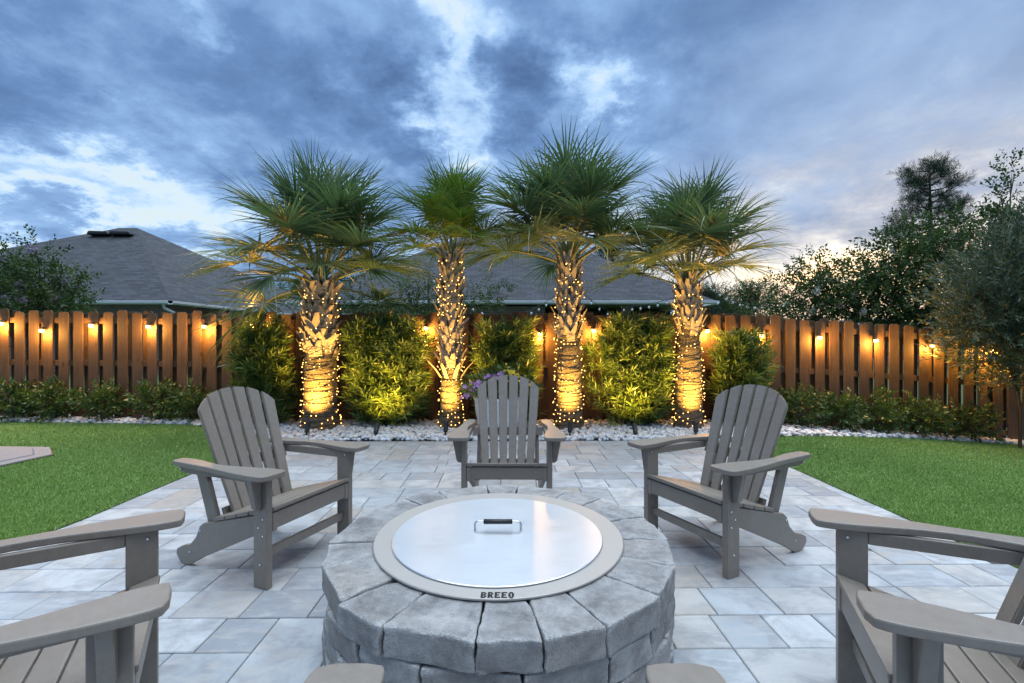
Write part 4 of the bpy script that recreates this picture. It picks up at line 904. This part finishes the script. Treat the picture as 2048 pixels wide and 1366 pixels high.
# ================================================================== ADIRONDACK CHAIRS
def smooth_poly(pts, n=2):
    for _ in range(n):
        q = []
        for a, b in zip(pts, pts[1:] + pts[:1]): q += [tuple(np.array(a) * .75 + np.array(b) * .25), tuple(np.array(a) * .25 + np.array(b) * .75)]
        pts = q
    return pts
def make_chair(loc, rz, label):
    c = empty('adirondack_chair', loc, rz, label, 'chair', 'taupe adirondack chairs round the fire pit'); c.scale = (1, .93, 1)
    if CH_PARTS:
        for nm, me, lo, ro in CH_PARTS: ob(nm, me, c, lo, ro)
        return c
    def add(nm, me, lo=None, ro=None): CH_PARTS.append((nm, me, lo, ro)); ob(nm, me, c, lo, ro)
    M = M_HDPE
    for s in (-1, 1):
        X = lambda a, b: (min(s * a, s * b), max(s * a, s * b))
        add('front_leg', box('front_leg', *X(.274, .309), -.100, -.004, 0, .556, M, .004))
        arm = [(.262, .078), (.385, .078), (.398, .03), (.396, -.08), (.382, -.22), (.362, -.36), (.352, -.50), (.345, -.64), (.335, -.715), (.268, -.715), (.262, -.66), (.264, -.56), (.284, -.47), (.298, -.38), (.292, -.26), (.268, -.13), (.250, -.02), (.250, .05)]
        arm = smooth_poly([(s * a, b) for a, b in arm], 1)
        add('armrest', prism('armrest', arm, 'z', .558, .584, M, .005, 2))
        add('arm_bracket', prism('arm_bracket', [(s * .3105, .556), (s * .372, .556), (s * .366, .52), (s * .344, .405), (s * .328, .392), (s * .3105, .392)], 'y', -.072, -.034, M, .004))
        add('arm_rail', prism('arm_rail', [(-.101, .556), (-.66, .556), (-.70, .545), (-.70, .522), (-.62, .512), (-.101, .512)], 'x', *X(.277, .301), M, .003))
        prof = [(-.003, .365), (-.003, .275), (-.10, .252), (-.55, .060), (-.66, .004), (-.70, .0), (-.745, .012), (-.775, .050), (-.770, .078), (-.725, .100), (-.655, .118), (-.605, .165), (-.575, .225), (-.545, .246), (-.46, .262), (-.10, .346)]
        add('stringer', prism('stringer', prof, 'x', *X(.244, .272), M, .004))
        add('back_upright', prism('back_upright', [(-.435, .16), (-.52, .16), (-.672, .555), (-.59, .555)], 'x', *X(.213, .241), M, .004))
        for (y_, z_) in ((-.030, .345), (-.062, .300), (-.030, .262), (-.050, .118)):
            add('bolt', BOLT, (s * .310, y_, z_), (0, s * R(90), 0))
        for (y_, z_) in ((-.565, .205), (-.655, .075)): add('bolt', BOLT, (s * .2735, y_, z_), (0, s * R(90), 0))
        add('bolt', BOLT, (s * .272, -.035, .530), (0, -s * R(90), 0)); add('bolt', BOLT, (s * .303, -.685, .535), (0, s * R(90), 0))
    # seat: apron and slats falling to the back
    add('apron', box('apron', -.2735, .2735, -.034, -.008, .283, .367, M, .004))
    for i in range(5):
        y0 = -.006 - i * .0915; z0 = .3755 - i * .0222 + (.001 if i == 0 else 0); sl = -.0222 / .0915
        hw = .2735 if i < 1 else .2745
        if i == 0: yy0, yy1 = .004, -.088
        else: yy0, yy1 = y0 + .002, y0 - .084
        if i == 1: hw = .2725
        pr = [(yy0, z0), (yy1, z0 + (yy1 - yy0) * -sl), (yy1, z0 + .0225 + (yy1 - yy0) * -sl), (yy0, z0 + .0225)]
        add('seat_slat', prism('seat_slat', pr, 'x', -hw, hw, M, .006, 2))
    add('stretcher', box('stretcher', -.2735, .2735, -.075, -.048, .136, .180, M, .004))
    # fan back of six slats, slightly dished
    foot = np.array((-.405, .215)); top = np.array((-.700, .945)); L = np.linalg.norm(top - foot); dv = (top - foot) / L; nv = np.array((dv[1], -dv[0]))   # nv points forward
    for i in range(6):
        k = i - 2.5; xb, xt = k * .0655, k * .0880; wb, wt = .0268, .0372; dish = .0042 * k * k; yaw = -.050 * k
        def sp(x_): return L * (1 - .0) - 1.25 * x_ * x_ - 9.0 * x_ ** 4
        xl, xr = xt - wt, xt + wt; sl_, sr_ = sp(xl), sp(xr); sm = (sp((xl + xr) / 2))
        out = [(xb - wb, 0), (xb + wb, 0), (xb + (xt - xb) * sr_ / L + wb + (wt - wb) * sr_ / L, sr_), (xb + (xt - xb) * sm / L, sm), (xb + (xt - xb) * sl_ / L - wb - (wt - wb) * sl_ / L, sl_)]
        bm = bmesh.new(); rows = []
        for th_ in (-.011, .011):
            rows.append([bm.verts.new((px_, *(foot + dv * s_ + nv * (th_ + dish + math.sin(yaw) * -(px_ - (xb + (xt - xb) * s_ / L)))))) for px_, s_ in out])
        a, b = rows; n_ = len(a); bm.faces.new(a); bm.faces.new(b[::-1])
        for q in range(n_): bm.faces.new((a[q], b[q], b[(q + 1) % n_], a[(q + 1) % n_]))
        bmesh.ops.recalc_face_normals(bm, faces=bm.faces[:])
        ed = [e for e in bm.edges if e.calc_face_angle(0) > R(30)]; bmesh.ops.bevel(bm, geom=ed, offset=.004, segments=2, affect='EDGES')
        add('back_slat', bm_mesh('back_slat', bm, M))
    for zc, hw, nm in ((.525, .300, 'back_rail'), (.300, .212, 'back_rail')):
        s_ = (zc - foot[1]) / dv[1]; yc = foot[0] + dv[0] * s_
        p0 = foot + dv * (s_ - .03) - nv * .0125; p1 = foot + dv * (s_ + .03) - nv * .0125
        add(nm, prism(nm, [tuple(p0), tuple(p1), tuple(p1 - nv * .022), tuple(p0 - nv * .022)], 'x', -hw if zc < .5 else -.272, hw if zc < .5 else .272, M, .003))
    return c
CH_PARTS = []
BOLT = lathe('bolt', [(.0005, .004), (.003, .0038), (.0055, .002), (.006, 0)], M_BOLT, 10)
def face(fx, fy): return math.atan2(fy, fx) - math.pi / 2
make_chair((-1.085, 2.574, 0), face(.931, -.363), 'taupe adirondack chair left of the fire pit, seen from its side')
make_chair((-.036, 3.16, 0), face(-.01, -1), 'taupe adirondack chair behind the fire pit, facing the viewer')
make_chair((.963, 2.665, 0), face(-.896, -.444), 'taupe adirondack chair right of the fire pit, whole chair visible')
make_chair((-1.10, 1.42, 0), face(.844, .535), 'taupe adirondack chair at the lower left corner, cut by the picture edge')
make_chair((1.045, 1.41, 0), face(-.918, .396), 'taupe adirondack chair at the lower right corner, cut by the picture edge')
make_chair((.006, .855, 0), face(0, 1), 'nearest taupe adirondack chair, only its two arm ends show at the bottom edge')

# ================================================================== FLOWER PLANTER
plx = xy(996, 5.98); pl = empty('flower_planter', (plx, 6.02, 0), 0, 'tall white planter of purple and yellow flowers behind the middle chair', 'planter')
ob('pot', lathe('pot', [(.20, 0), (.235, .04), (.285, .30), (.305, .47), (.318, .50), (.312, .515), (.29, .515), (.285, .46), (.0005, .46)], M_PLANTER, 40), pl)
k = 240; u = rng.normal(size=(k, 3)); u /= np.linalg.norm(u, axis=1, keepdims=True); u[:, 2] = np.abs(u[:, 2]); P = u * rng.random((k, 1)) ** .4 * np.array([.40, .34, .27]) + np.array([0, 0, .50])
ob('greenery', foliage('greenery', SHR, P, u + np.array([0, 0, .5]), rng.uniform(.8, 1.3, k), M_PODO), pl)
def flower(me_name, m, n, rad):
    V, Fc = [], []
    for i in range(n):
        a = 2 * math.pi * i / n; b = 2 * math.pi / n * .55; o = len(V)
        V += [(0, 0, 0), (rad * .7 * math.cos(a - b), rad * .7 * math.sin(a - b), rad * .22), (rad * math.cos(a), rad * math.sin(a), rad * .3), (rad * .7 * math.cos(a + b), rad * .7 * math.sin(a + b), rad * .22)]; Fc.append((o, o + 1, o + 2, o + 3))
    return np_mesh(me_name, np.array(V), np.array(Fc), m, False, rng.random(len(V)))
FP, FYL = flower('petunia', M_PURPLE, 5, .034), flower('daisy', M_YELLOW, 8, .021)
rr_ = random.Random(3)
def fl_at(me, nm, x, y, z, s=1):
    d = Vector((rr_.uniform(-.5, .5), -1, rr_.uniform(.2, 1.1))).normalized(); ob(nm, me, pl, (x, y, z), d.to_track_quat('Z', 'Y').to_euler(), s * rr_.uniform(.65, 1.0))
for i in range(42):
    t = rr_.random(); fl_at(FP, 'petunia', -.40 + .42 * t + rr_.gauss(0, .03), -.26 + rr_.uniform(-.08, .12), .58 + .22 * t + rr_.gauss(0, .05))
for (x_, z_) in ((-.40, .66), (-.37, .56), (-.44, .53), (.02, .82), (.06, .83), (-.05, .79)): fl_at(FP, 'petunia', x_, -.28, z_, 1.2)
for i in range(46):
    t = rr_.random(); fl_at(FYL, 'daisy', .10 + .36 * t + rr_.gauss(0, .02), -.24 + rr_.uniform(-.08, .12), .86 - .26 * t + rr_.gauss(0, .05))
# two dry leaves on the pavers at the right
lv, lf = leaf_diamond(.035, .014); M_DRY = mat('dry_leaf', None, (.10, .06, .03), .8)
for (px_, py_, a, lb) in ((1745, 1104, .4, 'tiny dry leaf on the pavers right of the right chair'), (1735, 1104, 1.9, 'tinier dry leaf beside another on the pavers at right')):
    Yg = F * CH / (py_ - CY); V = lv.copy(); V = np.stack([V[:, 0], V[:, 2], V[:, 1] + .004], 1)
    tag(ob('dry_leaf', np_mesh('dry_leaf', np.concatenate([V, V + (0, 0, .002)]), np.array([(3, 2, 1, 0), (4, 5, 6, 7), (0, 1, 5, 4), (1, 2, 6, 5), (2, 3, 7, 6), (3, 0, 4, 7)]), M_DRY), None, (xy(px_, Yg), Yg, .002), (0, 0, a)), lb, 'leaf')
